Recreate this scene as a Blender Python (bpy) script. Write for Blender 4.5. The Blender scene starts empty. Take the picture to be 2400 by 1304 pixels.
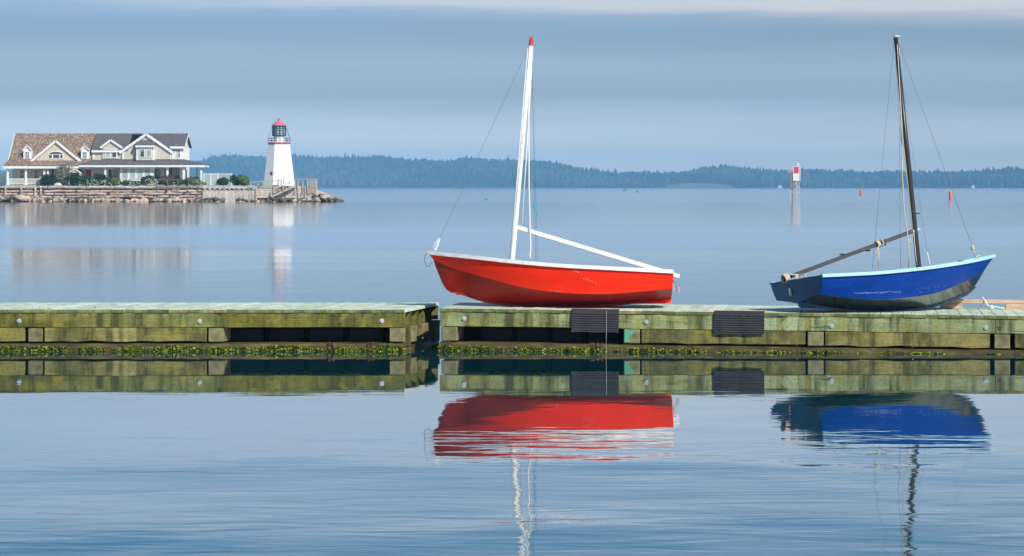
import bpy, math, random
import numpy as np
from mathutils import Vector, Matrix

random.seed(7)
rng = np.random.default_rng(7)
R = math.radians
scene = bpy.context.scene
col = scene.collection

# ------------------------------------------------------------------ camera
F, EYE, HY = 6840.0, 2.03, 438.0          # focal length in px of a 2400 px wide frame, eye height, horizon row
cam_d = bpy.data.cameras.new('camera')
cam_d.sensor_width = 36.0
cam_d.lens = 36.0 * F / 2400.0
cam_d.shift_y = -(652.0 - HY) / 2400.0
cam_d.clip_start = 0.5
cam_d.clip_end = 20000.0
cam = bpy.data.objects.new('camera', cam_d)
cam.location = (0, 0, EYE)
cam.rotation_euler = (R(90), 0, 0)
col.objects.link(cam)
scene.camera = cam

# ------------------------------------------------------------------ light, sky, exposure
SUN_EL, SUN_AZ = 36.0, 37.0               # azimuth measured from straight behind the camera towards the right
to_sun = Vector((math.sin(R(SUN_AZ)) * math.cos(R(SUN_EL)), -math.cos(R(SUN_AZ)) * math.cos(R(SUN_EL)), math.sin(R(SUN_EL))))
sun_d = bpy.data.lights.new('sun', 'SUN')
sun_d.energy = 5.0
sun_d.angle = R(0.55)
sun_d.color = (1.0, 0.955, 0.88)
sun = bpy.data.objects.new('sun', sun_d)
sun.rotation_euler = to_sun.to_track_quat('Z', 'Y').to_euler()
sun.location = (20, -20, 60)
col.objects.link(sun)

world = bpy.data.worlds.new('World')
scene.world = world
world.use_nodes = True
wn, wl = world.node_tree.nodes, world.node_tree.links
wn.clear()
w_out = wn.new('ShaderNodeOutputWorld')
sky = wn.new('ShaderNodeTexSky')
sky.sky_type = 'NISHITA'
sky.sun_disc = False
sky.sun_elevation = R(SUN_EL)
sky.sun_rotation = math.atan2(to_sun.x, to_sun.y)
sky.air_density = 0.5
sky.dust_density = 0.0
sky.ozone_density = 6.0
bg = wn.new('ShaderNodeBackground')
bg.inputs['Strength'].default_value = 0.12
wl.new(sky.outputs[0], bg.inputs['Color'])
# thin stratus: a veil of cloud in layers, thickest near the horizon, breaking up higher
tc = wn.new('ShaderNodeTexCoord')
sep = wn.new('ShaderNodeSeparateXYZ')
wl.new(tc.outputs['Generated'], sep.inputs[0])
mp = wn.new('ShaderNodeMapping')
mp.inputs['Scale'].default_value = (2.3, 2.3, 46.0)
mp.inputs['Location'].default_value = (0.35, 0.0, 0.2)
wl.new(tc.outputs['Generated'], mp.inputs[0])
cn = wn.new('ShaderNodeTexNoise')
cn.inputs['Scale'].default_value = 1.0
cn.inputs['Detail'].default_value = 5.0
cn.inputs['Roughness'].default_value = 0.5
cn.inputs['Distortion'].default_value = 0.25
wl.new(mp.outputs[0], cn.inputs['Vector'])
def wmath(op, a, b=None, c=None):
    n = wn.new('ShaderNodeMath'); n.operation = op
    for i, v in enumerate((a, b, c)):
        if v is None: continue
        if isinstance(v, (int, float)): n.inputs[i].default_value = v
        else: wl.new(v, n.inputs[i])
    return n.outputs[0]
# layered sheets: height of the layer is bent a little by noise
mp2 = wn.new('ShaderNodeMapping'); mp2.inputs['Scale'].default_value = (13.0, 13.0, 150.0); wl.new(tc.outputs['Generated'], mp2.inputs[0])
cn2 = wn.new('ShaderNodeTexNoise'); cn2.inputs['Scale'].default_value = 1.0; cn2.inputs['Detail'].default_value = 6.0; cn2.inputs['Roughness'].default_value = .6; cn2.inputs['Distortion'].default_value = .4
wl.new(mp2.outputs[0], cn2.inputs['Vector'])
warp = wmath('MULTIPLY_ADD', cn2.outputs['Fac'], 0.0075, wmath('MULTIPLY_ADD', cn.outputs['Fac'], 0.012, -0.0098))
zz = wmath('ADD', wmath('MULTIPLY_ADD', sep.outputs['X'], .0096, sep.outputs['Z']), warp)
lay = wn.new('ShaderNodeValToRGB')
cr = lay.color_ramp
cr.interpolation = 'EASE'
stops = [(0.0, .95), (0.018, .90), (0.034, .82), (0.0425, .84), (0.0455, .86), (0.0480, .80), (0.0578, .78), (0.0612, .90), (0.085, .75), (0.14, .55), (0.25, .30), (0.6, .10)]
while len(cr.elements) < len(stops): cr.elements.new(0.5)
for e, (p, v) in zip(cr.elements, stops): e.position = p; e.color = (v, v, v, 1)
wl.new(zz, lay.inputs[0])
patch = wn.new('ShaderNodeMapRange')
patch.inputs['From Min'].default_value = 0.3; patch.inputs['From Max'].default_value = 0.7
patch.inputs['To Min'].default_value = 0.72; patch.inputs['To Max'].default_value = 1.25
wl.new(cn.outputs['Fac'], patch.inputs[0])
cf = wmath('MULTIPLY', lay.outputs[0], patch.outputs[0]); 
cfc = wn.new('ShaderNodeClamp'); wl.new(cf, cfc.inputs[0])
bg_c = wn.new('ShaderNodeBackground')
cc = wn.new('ShaderNodeValToRGB')
cstops = [(0.0, (1.15, 1.06, .95)), (0.014, (1.05, .99, .87)), (0.030, (.41, .475, .53)), (0.0455, (.42, .485, .54)), (0.0485, (.295, .37, .43)), (0.0578, (.285, .36, .42)), (0.0612, (.68, .69, .70)), (0.080, (.84, .94, 1.04)), (0.15, (.30, .66, .95))]
while len(cc.color_ramp.elements) < len(cstops): cc.color_ramp.elements.new(0.5)
for e, (p, v) in zip(cc.color_ramp.elements, cstops): e.position = p; e.color = (*v, 1)
wl.new(zz, cc.inputs[0])
wl.new(cc.outputs[0], bg_c.inputs['Color'])
bg_c.inputs['Strength'].default_value = 1.0
mix = wn.new('ShaderNodeMixShader')
wl.new(cfc.outputs[0], mix.inputs[0]); wl.new(bg.outputs[0], mix.inputs[1]); wl.new(bg_c.outputs[0], mix.inputs[2])
wl.new(mix.outputs[0], w_out.inputs['Surface'])

vs = scene.view_settings
vs.view_transform = 'Standard'; vs.look = 'None'; vs.gamma = 1.0; vs.exposure = 0.0; vs.use_curve_mapping = False
scene.render.engine = 'CYCLES'
scene.cycles.use_denoising = True
scene.cycles.max_bounces = 8
scene.cycles.volume_bounces = 0

# ------------------------------------------------------------------ helpers
def X(px, Y): return (px - 1200.0) * Y / F
def Z(py, Y): return EYE + (HY - py) * Y / F
def P(px, py, Y): return Vector((X(px, Y), Y, Z(py, Y)))

def tag(o, label=None, cat=None, group=None, kind=None):
    if label: o['label'] = label
    if cat: o['category'] = cat
    if group: o['group'] = group
    if kind: o['kind'] = kind
    return o

def thing(name, loc, label, cat, group=None, rot=(0, 0, 0)):
    o = bpy.data.objects.new(name, None)
    o.empty_display_size = 0.2
    o.location = loc
    o.rotation_euler = rot
    col.objects.link(o)
    return tag(o, label, cat, group)

def link(name, me, parent=None):
    o = bpy.data.objects.new(name, me)
    col.objects.link(o)
    if parent is not None: o.parent = parent
    return o

class MB:
    """collects shapes for one mesh; world=True builds in world space and shifts to the parent's origin"""
    def __init__(s): s.v = []; s.f = []; s.m = []
    def add(s, vs, fs, mi=0):
        n = len(s.v)
        s.v += [tuple(v) for v in vs]
        s.f += [tuple(i + n for i in f) for f in fs]
        s.m += [mi] * len(fs)
        return s
    def box(s, x0, x1, y0, y1, z0, z1, mi=0):
        vs = [(x, y, z) for x in (x0, x1) for y in (y0, y1) for z in (z0, z1)]
        return s.add(vs, [(0, 1, 3, 2), (4, 6, 7, 5), (0, 4, 5, 1), (2, 3, 7, 6), (0, 2, 6, 4), (1, 5, 7, 3)], mi)
    def prism(s, poly, d):
        """extrude a planar polygon (list of 3d points) by vector d"""
        n = len(poly); d = Vector(d)
        vs = [Vector(p) for p in poly] + [Vector(p) + d for p in poly]
        fs = [tuple(range(n))[::-1], tuple(range(n, 2 * n))] + [(i, (i + 1) % n, n + (i + 1) % n, n + i) for i in range(n)]
        return s.add(vs, fs)
    def bar(s, a, b, w, h=None, up=(0, 0, 1)):
        """rectangular bar from a to b"""
        a, b = Vector(a), Vector(b); h = h or w
        t = (b - a).normalized(); u = Vector(up)
        if abs(t.dot(u)) > .99: u = Vector((0, 1, 0))
        r = t.cross(u).normalized(); u = r.cross(t)
        vs = [p + r * (i * w / 2) + u * (j * h / 2) for p in (a, b) for i, j in ((-1, -1), (1, -1), (1, 1), (-1, 1))]
        return s.add(vs, [(0, 3, 2, 1), (4, 5, 6, 7)] + [(i, (i + 1) % 4, 4 + (i + 1) % 4, 4 + i) for i in range(4)])
    def tube(s, path, rad, n=8, cap=True):
        path = [Vector(p) for p in path]
        if not hasattr(rad, '__len__'): rad = [rad] * len(path)
        ref = None; base = len(s.v); vs = []; fs = []
        for i, p in enumerate(path):
            t = (path[min(i + 1, len(path) - 1)] - path[max(i - 1, 0)]).normalized()
            if ref is None: ref = Vector((0, 0, 1)) if abs(t.z) < .9 else Vector((0, 1, 0))
            r = t.cross(ref).normalized(); u = r.cross(t).normalized(); ref = u
            for k in range(n):
                a = 2 * math.pi * k / n
                vs.append(p + (r * math.cos(a) + u * math.sin(a)) * rad[i])
        for i in range(len(path) - 1):
            for k in range(n):
                fs.append((i * n + k, i * n + (k + 1) % n, (i + 1) * n + (k + 1) % n, (i + 1) * n + k))
        if cap:
            fs.append(tuple(range(n))[::-1]); fs.append(tuple(range((len(path) - 1) * n, len(path) * n)))
        return s.add(vs, fs)
    def lathe(s, c, prof, n=12, rot=0.0):
        """prof: list of (radius, z) around the vertical axis through c"""
        c = Vector(c); vs = []; fs = []
        for r, z in prof:
            for k in range(n):
                a = rot + 2 * math.pi * k / n
                vs.append(c + Vector((r * math.cos(a), r * math.sin(a), z)))
        for i in range(len(prof) - 1):
            for k in range(n):
                fs.append((i * n + k, i * n + (k + 1) % n, (i + 1) * n + (k + 1) % n, (i + 1) * n + k))
        fs.append(tuple(range(n))[::-1]); fs.append(tuple(range((len(prof) - 1) * n, len(prof) * n)))
        return s.add(vs, fs)
    def build(s, name, mat, parent=None, world=False, smooth=False, bevel=0):
        off = Vector((0, 0, 0))
        if world and parent is not None:
            q = parent
            while q is not None: off += q.location; q = q.parent
        me = bpy.data.meshes.new(name)
        me.from_pydata([tuple(Vector(v) - off) for v in s.v], [], s.f)
        for m in (mat if isinstance(mat, (list, tuple)) else [mat]): me.materials.append(m)
        if any(s.m): me.polygons.foreach_set('material_index', s.m)
        if smooth: me.polygons.foreach_set('use_smooth', [True] * len(me.polygons))
        me.update()
        o = link(name, me, parent)
        if bevel:
            b = o.modifiers.new('bevel', 'BEVEL'); b.width = bevel; b.segments = 1; b.limit_method = 'ANGLE'
        return o

# ------------------------------------------------------------------ materials
def nodemat(name):
    m = bpy.data.materials.new(name); m.use_nodes = True
    nt = m.node_tree
    return m, nt, nt.nodes, nt.links, nt.nodes['Principled BSDF']

def ramp(nodes, stops, interp='LINEAR'):
    n = nodes.new('ShaderNodeValToRGB'); c = n.color_ramp; c.interpolation = interp
    while len(c.elements) < len(stops): c.elements.new(0.5)
    for e, (p, v) in zip(c.elements, stops):
        e.position = p
        e.color = (*v, 1) if hasattr(v, '__len__') else (v, v, v, 1)
    return n

def mat(name, stops, scale=(4, 4, 4), detail=4, rough=0.7, coord='Object', bump=0.0, bscale=None, rand=0.12, dirt=None, spec=0.4,
        coat=0.0, metal=0.0, hue=0.0):
    """noise -> colour ramp, brightness varied per object, optional second noise as stains (colour, amount, scale)"""
    m, nt, N, L, b = nodemat(name)
    tcn = N.new('ShaderNodeTexCoord'); oi = N.new('ShaderNodeObjectInfo')
    src = N.new('ShaderNodeNewGeometry').outputs['Position'] if coord == 'World' else tcn.outputs['Object']
    if coord != 'World':
        ad = N.new('ShaderNodeVectorMath'); ad.operation = 'MULTIPLY_ADD'
        L.new(oi.outputs['Random'], ad.inputs[0]); ad.inputs[1].default_value = (37, 53, 71); L.new(src, ad.inputs[2]); src = ad.outputs[0]
    mpn = N.new('ShaderNodeMapping'); mpn.inputs['Scale'].default_value = scale; L.new(src, mpn.inputs[0])
    no = N.new('ShaderNodeTexNoise'); no.inputs['Scale'].default_value = 1; no.inputs['Detail'].default_value = detail; no.inputs['Roughness'].default_value = .6
    L.new(mpn.outputs[0], no.inputs['Vector'])
    rp = ramp(N, stops if hasattr(stops[0], '__len__') and len(stops[0]) == 2 else [(0.3, stops), (0.7, stops)])
    L.new(no.outputs['Fac'], rp.inputs[0])
    c = rp.outputs[0]
    if dirt:
        dc, amt, dsc = dirt
        m2 = N.new('ShaderNodeMapping'); m2.inputs['Scale'].default_value = dsc; L.new(src, m2.inputs[0])
        n2 = N.new('ShaderNodeTexNoise'); n2.inputs['Scale'].default_value = 1; n2.inputs['Detail'].default_value = 6; n2.inputs['Roughness'].default_value = .65
        L.new(m2.outputs[0], n2.inputs['Vector'])
        r2 = ramp(N, [(0.48, 0.0), (0.66, amt)]); L.new(n2.outputs['Fac'], r2.inputs[0])
        mx = N.new('ShaderNodeMixRGB'); mx.inputs[2].default_value = (*dc, 1); L.new(r2.outputs[0], mx.inputs[0]); L.new(c, mx.inputs[1]); c = mx.outputs[0]
    if rand:
        hs = N.new('ShaderNodeHueSaturation')
        mr = N.new('ShaderNodeMapRange'); mr.inputs['To Min'].default_value = 1 - rand; mr.inputs['To Max'].default_value = 1 + rand
        L.new(oi.outputs['Random'], mr.inputs[0]); L.new(mr.outputs[0], hs.inputs['Value']); L.new(c, hs.inputs['Color'])
        if hue:
            mh = N.new('ShaderNodeMapRange'); mh.inputs['To Min'].default_value = .5 + hue; mh.inputs['To Max'].default_value = .5 - hue
            L.new(oi.outputs['Random'], mh.inputs[0]); L.new(mh.outputs[0], hs.inputs['Hue'])
        c = hs.outputs[0]
    L.new(c, b.inputs['Base Color'])
    b.inputs['Roughness'].default_value = rough
    b.inputs['Specular IOR Level'].default_value = spec
    b.inputs['Coat Weight'].default_value = coat
    b.inputs['Metallic'].default_value = metal
    if bump:
        bn = N.new('ShaderNodeTexNoise'); bn.inputs['Scale'].default_value = 1; bn.inputs['Detail'].default_value = 5
        m3 = N.new('ShaderNodeMapping'); m3.inputs['Scale'].default_value = bscale or scale; L.new(src, m3.inputs[0]); L.new(m3.outputs[0], bn.inputs['Vector'])
        bp = N.new('ShaderNodeBump'); bp.inputs['Distance'].default_value = bump; L.new(bn.outputs['Fac'], bp.inputs['Height']); L.new(bp.outputs[0], b.inputs['Normal'])
    return m

def plain(name, c, rough=.6, **k): return mat(name, [(0.3, tuple(x * .93 for x in c)), (0.7, tuple(min(1, x * 1.05) for x in c))], rough=rough, **k)

M = {}
M['plank'] = mat('deck_plank', [(0.25, (.54, .63, .48)), (0.5, (.65, .75, .58)), (0.75, (.73, .80, .64))], (3, 1.2, 3), 5, .65, 'World', bump=.0015, bscale=(40, 3, 40), rand=.10,
                 dirt=((.25, .29, .14), .6, (7, 3, 9)), hue=.012)
M['plank_end'] = mat('plank_end_grain', [(0.25, (.07, .085, .025)), (0.5, (.16, .18, .06)), (0.75, (.27, .29, .14))], (11, 3, 5), 4, .85, 'World', rand=.32, hue=.03)
def fascia_mat(name, base, mint_amt, seed):
    """weathered treated timber: olive with yellow moss, pale mint where the treatment shows, drips running down"""
    m, nt, N, L, b = nodemat(name)
    g = N.new('ShaderNodeNewGeometry'); oi = N.new('ShaderNodeObjectInfo')
    def noise(sc, det=5, ro=.6, off=0.0):
        q = N.new('ShaderNodeMapping'); q.inputs['Scale'].default_value = sc; q.inputs['Location'].default_value = (seed * 3.1 + off, seed * 1.7 + off, off); L.new(g.outputs['Position'], q.inputs[0])
        n = N.new('ShaderNodeTexNoise'); n.inputs['Scale'].default_value = 1; n.inputs['Detail'].default_value = det; n.inputs['Roughness'].default_value = ro; L.new(q.outputs[0], n.inputs['Vector']); return n.outputs['Fac']
    def mx(f, a, bb, mode='MIX'):
        n = N.new('ShaderNodeMixRGB'); n.blend_type = mode
        if hasattr(f, 'node'): L.new(f, n.inputs[0])
        else: n.inputs[0].default_value = f
        for i, v in ((1, a), (2, bb)):
            if hasattr(v, 'node'): L.new(v, n.inputs[i])
            else: n.inputs[i].default_value = (*v, 1)
        return n.outputs[0]
    def rs(f, stops):
        r = ramp(N, stops); L.new(f, r.inputs[0]); return r.outputs[0]
    c = rs(noise((2.2, 2, 3.5)), base)
    c = mx(rs(noise((.55, .4, 2.0), 3, .5, 4.0), [(.42, 0.0), (.62, mint_amt)]), c, (.36, .44, .24))
    c = mx(rs(noise((7, 3, .9), 4, .6, 9.0), [(.45, 0.0), (.63, .85)]), c, (.05, .052, .014))     # drip stains
    c = mx(rs(noise((5, 3, 2.2), 4, .6, 15.), [(.54, 0.0), (.70, .8)]), c, (.33, .28, .04))      # yellow moss
    c = mx(rs(noise((9, 9, 10), 2, .4, 21.), [(.70, 0.0), (.76, .75)]), c, (.05, .045, .02))       # knots
    c = mx(rs(noise((5, 5, 95), 4, .6, 30.), [(.35, .50), (.6, 1.0)]), c, c, 'MIX')
    gr = noise((4, 4, 85), 4, .65, 33.)
    c = mx(.55, c, rs(gr, [(.3, (.45, .45, .45)), (.65, (1.1, 1.1, 1.1))]), 'MULTIPLY')
    c = mx(.75, c, rs(noise((55, 55, 60), 3, .7, 41.), [(.32, (.55, .55, .5)), (.5, (1, 1, 1)), (.68, (1.3, 1.28, 1.15))]), 'MULTIPLY')
    c = mx(rs(noise((1.6, 1.2, 30), 3, .5, 52.), [(.665, 0.0), (.69, .8)]), c, (.03, .028, .01))   # checks along the grain
    hs = N.new('ShaderNodeHueSaturation'); hs.inputs['Saturation'].default_value = .98; hs.inputs['Hue'].default_value = .498; mr = N.new('ShaderNodeMapRange'); mr.inputs['To Min'].default_value = .85; mr.inputs['To Max'].default_value = 1.15
    L.new(oi.outputs['Random'], mr.inputs[0]); L.new(mr.outputs[0], hs.inputs['Value']); L.new(c, hs.inputs['Color'])
    L.new(hs.outputs[0], b.inputs['Base Color'])
    b.inputs['Roughness'].default_value = .8; b.inputs['Specular IOR Level'].default_value = .3
    bp = N.new('ShaderNodeBump'); bp.inputs['Distance'].default_value = .004; L.new(gr, bp.inputs['Height']); L.new(bp.outputs[0], b.inputs['Normal'])
    return m
M['fascia_l'] = fascia_mat('mossy_fascia_timber', [(.3, (.075, .085, .010)), (.5, (.165, .165, .022)), (.7, (.28, .265, .05))], .35, 1)
M['fascia_r'] = fascia_mat('pale_fascia_timber', [(.3, (.15, .17, .05)), (.5, (.25, .28, .105)), (.7, (.37, .41, .19))], .85, 5)
M['low'] = fascia_mat('lower_timber', [(.3, (.085, .08, .018)), (.5, (.18, .16, .038)), (.7, (.34, .285, .10))], .15, 9)
M['block'] = mat('end_grain_block', [(.3, (.10, .10, .045)), (.5, (.19, .175, .085)), (.7, (.29, .26, .14))], (9, 9, 9), 5, .9, 'World', bump=.004, rand=.15)
M['ledge'] = mat('wet_ledge_timber', [(.3, (.035, .03, .012)), (.5, (.085, .065, .02)), (.72, (.17, .14, .035))], (4, 4, 16), 5, .55, 'World', bump=.006, bscale=(20, 20, 40), rand=.1)
M['float'] = mat('black_plastic', [(.3, (.008, .009, .011)), (.7, (.018, .020, .024))], (6, 6, 6), 4, .75, spec=.2, rand=.1)
M['algae'] = mat('green_algae', [(.36, (.016, .024, .004)), (.48, (.10, .14, .01)), (.62, (.32, .38, .025)), (.7, (.45, .5, .05))], (14, 30, 40), 4, .6, 'World', rand=0)
M['steel'] = plain('galvanised_steel', (.62, .63, .66), .35, metal=.6)
M['mat'] = mat('rubber_mat', [(.3, (.018, .017, .022)), (.7, (.045, .042, .052))], (30, 30, 90), 4, .8, bump=.004, rand=.05)
M['paint_green'] = plain('green_paint', (.10, .38, .22), .7)
M['rope'] = mat('pale_rope', [(.3, (.42, .36, .26)), (.7, (.72, .66, .54))], (90, 90, 90), 2, .9, rand=.05)
M['white_rope'] = plain('white_rope', (.80, .80, .78), .8, rand=.03)
M['blue_rope'] = plain('light_blue_twine', (.06, .38, .62), .8)
M['wire'] = plain('wire_stay', (.16, .165, .17), .5, metal=.2)
M['lumber'] = mat('weathered_lumber', [(.3, (.40, .26, .17)), (.7, (.60, .45, .33))], (4, 30, 30), 4, .8, bump=.002, rand=.08)
M['seaweed'] = mat('brown_seaweed', [(.3, (.05, .026, .012)), (.7, (.17, .095, .045))], (30, 30, 30), 2, .5, rand=.1)

# ------------------------------------------------------------------ water
def water_mat():
    m, nt, N, L, b = nodemat('sea_water')
    g = N.new('ShaderNodeNewGeometry')
    s = N.new('ShaderNodeSeparateXYZ'); L.new(g.outputs['Position'], s.inputs[0])
    def math_(op, a, bb=None, cc=None):
        n = N.new('ShaderNodeMath'); n.operation = op
        for i, v in enumerate((a, bb, cc)):
            if v is None: continue
            if isinstance(v, (int, float)): n.inputs[i].default_value = v
            else: L.new(v, n.inputs[i])
        return n.outputs[0]
    def noise(sc, det, ro=.5, dist=0.0, rot=0.0):
        q = N.new('ShaderNodeMapping'); q.inputs['Scale'].default_value = sc; q.inputs['Rotation'].default_value = (0, 0, rot); L.new(g.outputs['Position'], q.inputs[0])
        n = N.new('ShaderNodeTexNoise'); n.inputs['Scale'].default_value = 1; n.inputs['Detail'].default_value = det; n.inputs['Roughness'].default_value = ro; n.inputs['Distortion'].default_value = dist
        L.new(q.outputs[0], n.inputs['Vector']); return n.outputs['Fac']
    swell = noise((.62, .42, 1), 1, .4, .3, .35)
    rip = noise((1.1, 2.4, 1), 2, .5, .4, -.1)
    fine = noise((3.2, 8.0, 1), 2, .5, .2, .05)
    h = math_('MULTIPLY', swell, WAVE[0])
    h = math_('MULTIPLY_ADD', rip, WAVE[1], h)
    h = math_('MULTIPLY_ADD', fine, WAVE[2], h)
    # sheltered in the lee of the dock, livelier towards the shore and in a breeze lane out on the bay
    lane = N.new('ShaderNodeValToRGB'); c = lane.color_ramp
    wob = noise((.02, .05, 1), 3)
    yy = math_('MULTIPLY_ADD', math_('SUBTRACT', wob, .5), 6.0, s.outputs['Y'])
    t = math_('DIVIDE', yy, 400.0)
    st = [(0.0, 2.2), (.043, 2.0), (.055, 1.25), (.064, .70), (.073, .34), (.080, .07), (.092, .04), (.11, .30), (.23, .38), (.26, .8), (.345, .8), (.38, .15), (1.0, .2)]
    while len(c.elements) < len(st): c.elements.new(.5)
    for e, (p, v) in zip(c.elements, st): e.position = p; e.color = (v, v, v, 1)
    L.new(t, lane.inputs[0])
    h = math_('MULTIPLY', h, lane.outputs[0])
    pw = N.new('ShaderNodeMapRange'); pw.inputs['From Min'].default_value = .32; pw.inputs['From Max'].default_value = .68; pw.inputs['To Min'].default_value = .45; pw.inputs['To Max'].default_value = 1.5
    L.new(noise((.06, .22, 1), 2), pw.inputs[0]); h = math_('MULTIPLY', h, pw.outputs[0])
    bp = N.new('ShaderNodeBump'); bp.inputs['Distance'].default_value = 1.0; bp.inputs['Strength'].default_value = 1.0
    L.new(h, bp.inputs['Height'])
    rl = N.new('ShaderNodeValToRGB'); c = rl.color_ramp
    # ripples too small to resolve: more of them where the breeze touches and out on the open bay
    st = [(0.0, .015), (.08, .015), (.10, .04), (.13, .065), (.232, .065), (.25, .16), (.345, .16), (.40, .075), (.90, .075), (1.0, .09)]
    while len(c.elements) < len(st): c.elements.new(.5)
    for e, (p, v) in zip(c.elements, st): e.position = p; e.color = (v, v, v, 1)
    L.new(t, rl.inputs[0])
    # clear water: mirror reflection weighted by Fresnel over a dark body colour
    gl = N.new('ShaderNodeBsdfGlossy'); gl.inputs['Color'].default_value = (1, 1, 1, 1); L.new(rl.outputs[0], gl.inputs['Roughness']); L.new(bp.outputs[0], gl.inputs['Normal'])
    df = N.new('ShaderNodeBsdfDiffuse'); df.inputs['Color'].default_value = BODY
    fr = N.new('ShaderNodeFresnel'); fr.inputs['IOR'].default_value = 1.36; L.new(bp.outputs[0], fr.inputs['Normal'])
    fac = math_('MINIMUM', math_('MULTIPLY', math_('POWER', fr.outputs[0], 1.2), 1.12), 1.0)
    mxs = N.new('ShaderNodeMixShader'); L.new(fac, mxs.inputs[0]); L.new(df.outputs[0], mxs.inputs[1]); L.new(gl.outputs[0], mxs.inputs[2])
    L.new(mxs.outputs[0], N['Material Output'].inputs['Surface'])
    N.remove(b)
    return m
BODY = (.002, .042, .056, 1)
WAVE = (.0130, .0027, .0004)
M['water'] = water_mat()
w = MB(); w.add([(-3900, -250, 0), (3900, -250, 0), (3900, 6400, 0), (-3900, 6400, 0)], [(0, 1, 2, 3)])
tag(w.build('water', M['water']), kind='structure')

# ------------------------------------------------------------------ far shore: hills and forest
RIDGE = [(-700, 398), (-300, 396), (0, 402), (12, 404), (200, 398), (420, 388), (470, 382), (510, 370), (560, 362), (620, 365), (700, 366), (780, 369), (860, 368), (880, 367), (960, 372), (1040, 375),
         (1100, 371), (1180, 375), (1260, 379), (1290, 382), (1340, 391), (1400, 401), (1430, 405), (1500, 406), (1590, 405), (1640, 394), (1700, 391), (1760, 395), (1850, 402),
         (1900, 400), (1980, 403), (2060, 404), (2160, 401), (2280, 404), (2340, 398), (2400, 396), (2700, 392), (3100, 400)]
YS, YR = 4450.0, 5000.0
rp_x = np.array([X(p, YR) for p, _ in RIDGE]); rp_z = np.array([Z(y, YR) for _, y in RIDGE]) - 11.0
def hill(x, y):
    top = np.interp(x, rp_x, rp_z)
    t = np.clip((y - YS) / (YR - YS), 0, 1.6)
    up = np.where(t <= 1, 1 - (1 - np.clip(t, 0, 1)) ** 1.7, 1 - .35 * np.clip(t - 1, 0, 1) ** 1.3)
    und = 2.5 * np.sin(x * .021 + y * .013) + 2.0 * np.sin(x * .047 - y * .031 + 1.3)
    return .4 + (top - 2) * up + und * np.clip(t * 3, 0, 1) * np.clip(2 - t, 0, 1) * .8 - 3.0 * np.clip(-t + .02, 0, 1)
gx = np.linspace(-1500, 1500, 151); gy = np.concatenate([[YS - 10], np.linspace(YS, YS + 860, 36)])
vv = [(x, y, float(hill(x, y)) if y >= YS else -2.0) for y in gy for x in gx]
nx = len(gx)
ff = [(j * nx + i, j * nx + i + 1, (j + 1) * nx + i + 1, (j + 1) * nx + i) for j in range(len(gy) - 1) for i in range(nx - 1)]
M['hill'] = mat('hill_ground', [(.3, (.16, .12, .085)), (.55, (.07, .08, .04)), (.7, (.05, .07, .03))], (.01, .02, .05), 4, .95, 'World', rand=0)
hb = MB(); hb.v = vv; hb.f = ff; hb.m = [0] * len(ff)
tag(hb.build('hills', M['hill'], smooth=True), kind='structure')

def far_forest():
    pts = []
    while len(pts) < 26000:
        n = 20000
        x = rng.uniform(-1180, 1180, n); y = YS + 6 + 620 * rng.random(n) ** 1.15
        pts += list(zip(x, y))
    pts = np.array(pts[:26000])
    pxs = pts[:, 0] * F / pts[:, 1] + 1200
    bare = (np.abs(pxs - 1640) < 75) & (pts[:, 1] < YS + 42)
    pts = pts[~bare]
    z = hill(pts[:, 0], pts[:, 1])
    V, Fc, mi = [], [], []
    n = 0
    for (x, y), z0 in zip(pts, z):
        con = random.random() < .55 + .35 * math.sin(x * .017 + y * .009)
        stand = 1.0 + .28 * math.sin(x * .011 + 1.7 * math.sin(y * .013)) * math.sin(x * .031 + y * .02)
        h = random.uniform(7.5, 15.5) * (1.0 if con else .85) * stand
        if random.random() < .03 and con: h *= 1.3
        r = h * (random.uniform(.17, .24) if con else random.uniform(.30, .42))
        a0 = random.random() * 6.3
        lean = random.uniform(-.3, .3)
        prof = ((.12, 1.0), (.45, .62), (.48, .80), (1.0, .02)) if con else ((.10, .55), (.38, 1.0), (.72, .82), (1.0, .12))
        k = 5
        for pz, pr in prof:
            for q in range(k):
                a = a0 + q * 2 * math.pi / k + pz
                rr = r * pr * random.uniform(.75, 1.2)
                V.append((x + math.cos(a) * rr + lean * pz, y + math.sin(a) * rr, z0 + pz * h))
        for lv in range(3):
            for q in range(k):
                Fc.append((n + lv * k + q, n + lv * k + (q + 1) % k, n + (lv + 1) * k + (q + 1) % k, n + (lv + 1) * k + q))
        mm = 0 if con else (1 if random.random() < .7 else 2)
        mi += [mm] * (3 * k)
        n += 4 * k
    b = MB(); b.v = V; b.f = Fc; b.m = mi
    return b
M['conifer'] = mat('conifer_needles', [(.3, (.014, .026, .018)), (.7, (.032, .052, .03))], (.05, .05, .08), 3, .9, 'World', rand=0)
M['leafy'] = mat('broadleaf', [(.3, (.03, .05, .025)), (.7, (.065, .09, .04))], (.05, .05, .08), 3, .9, 'World', rand=0)
M['leafy2'] = mat('pale_broadleaf', [(.3, (.06, .075, .04)), (.7, (.12, .125, .07))], (.05, .05, .08), 3, .9, 'World', rand=0)
tag(far_forest().build('forest', [M['conifer'], M['leafy'], M['leafy2']]), 'blue hazy forest covering the hills along the far shore', 'forest', kind='stuff')

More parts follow.
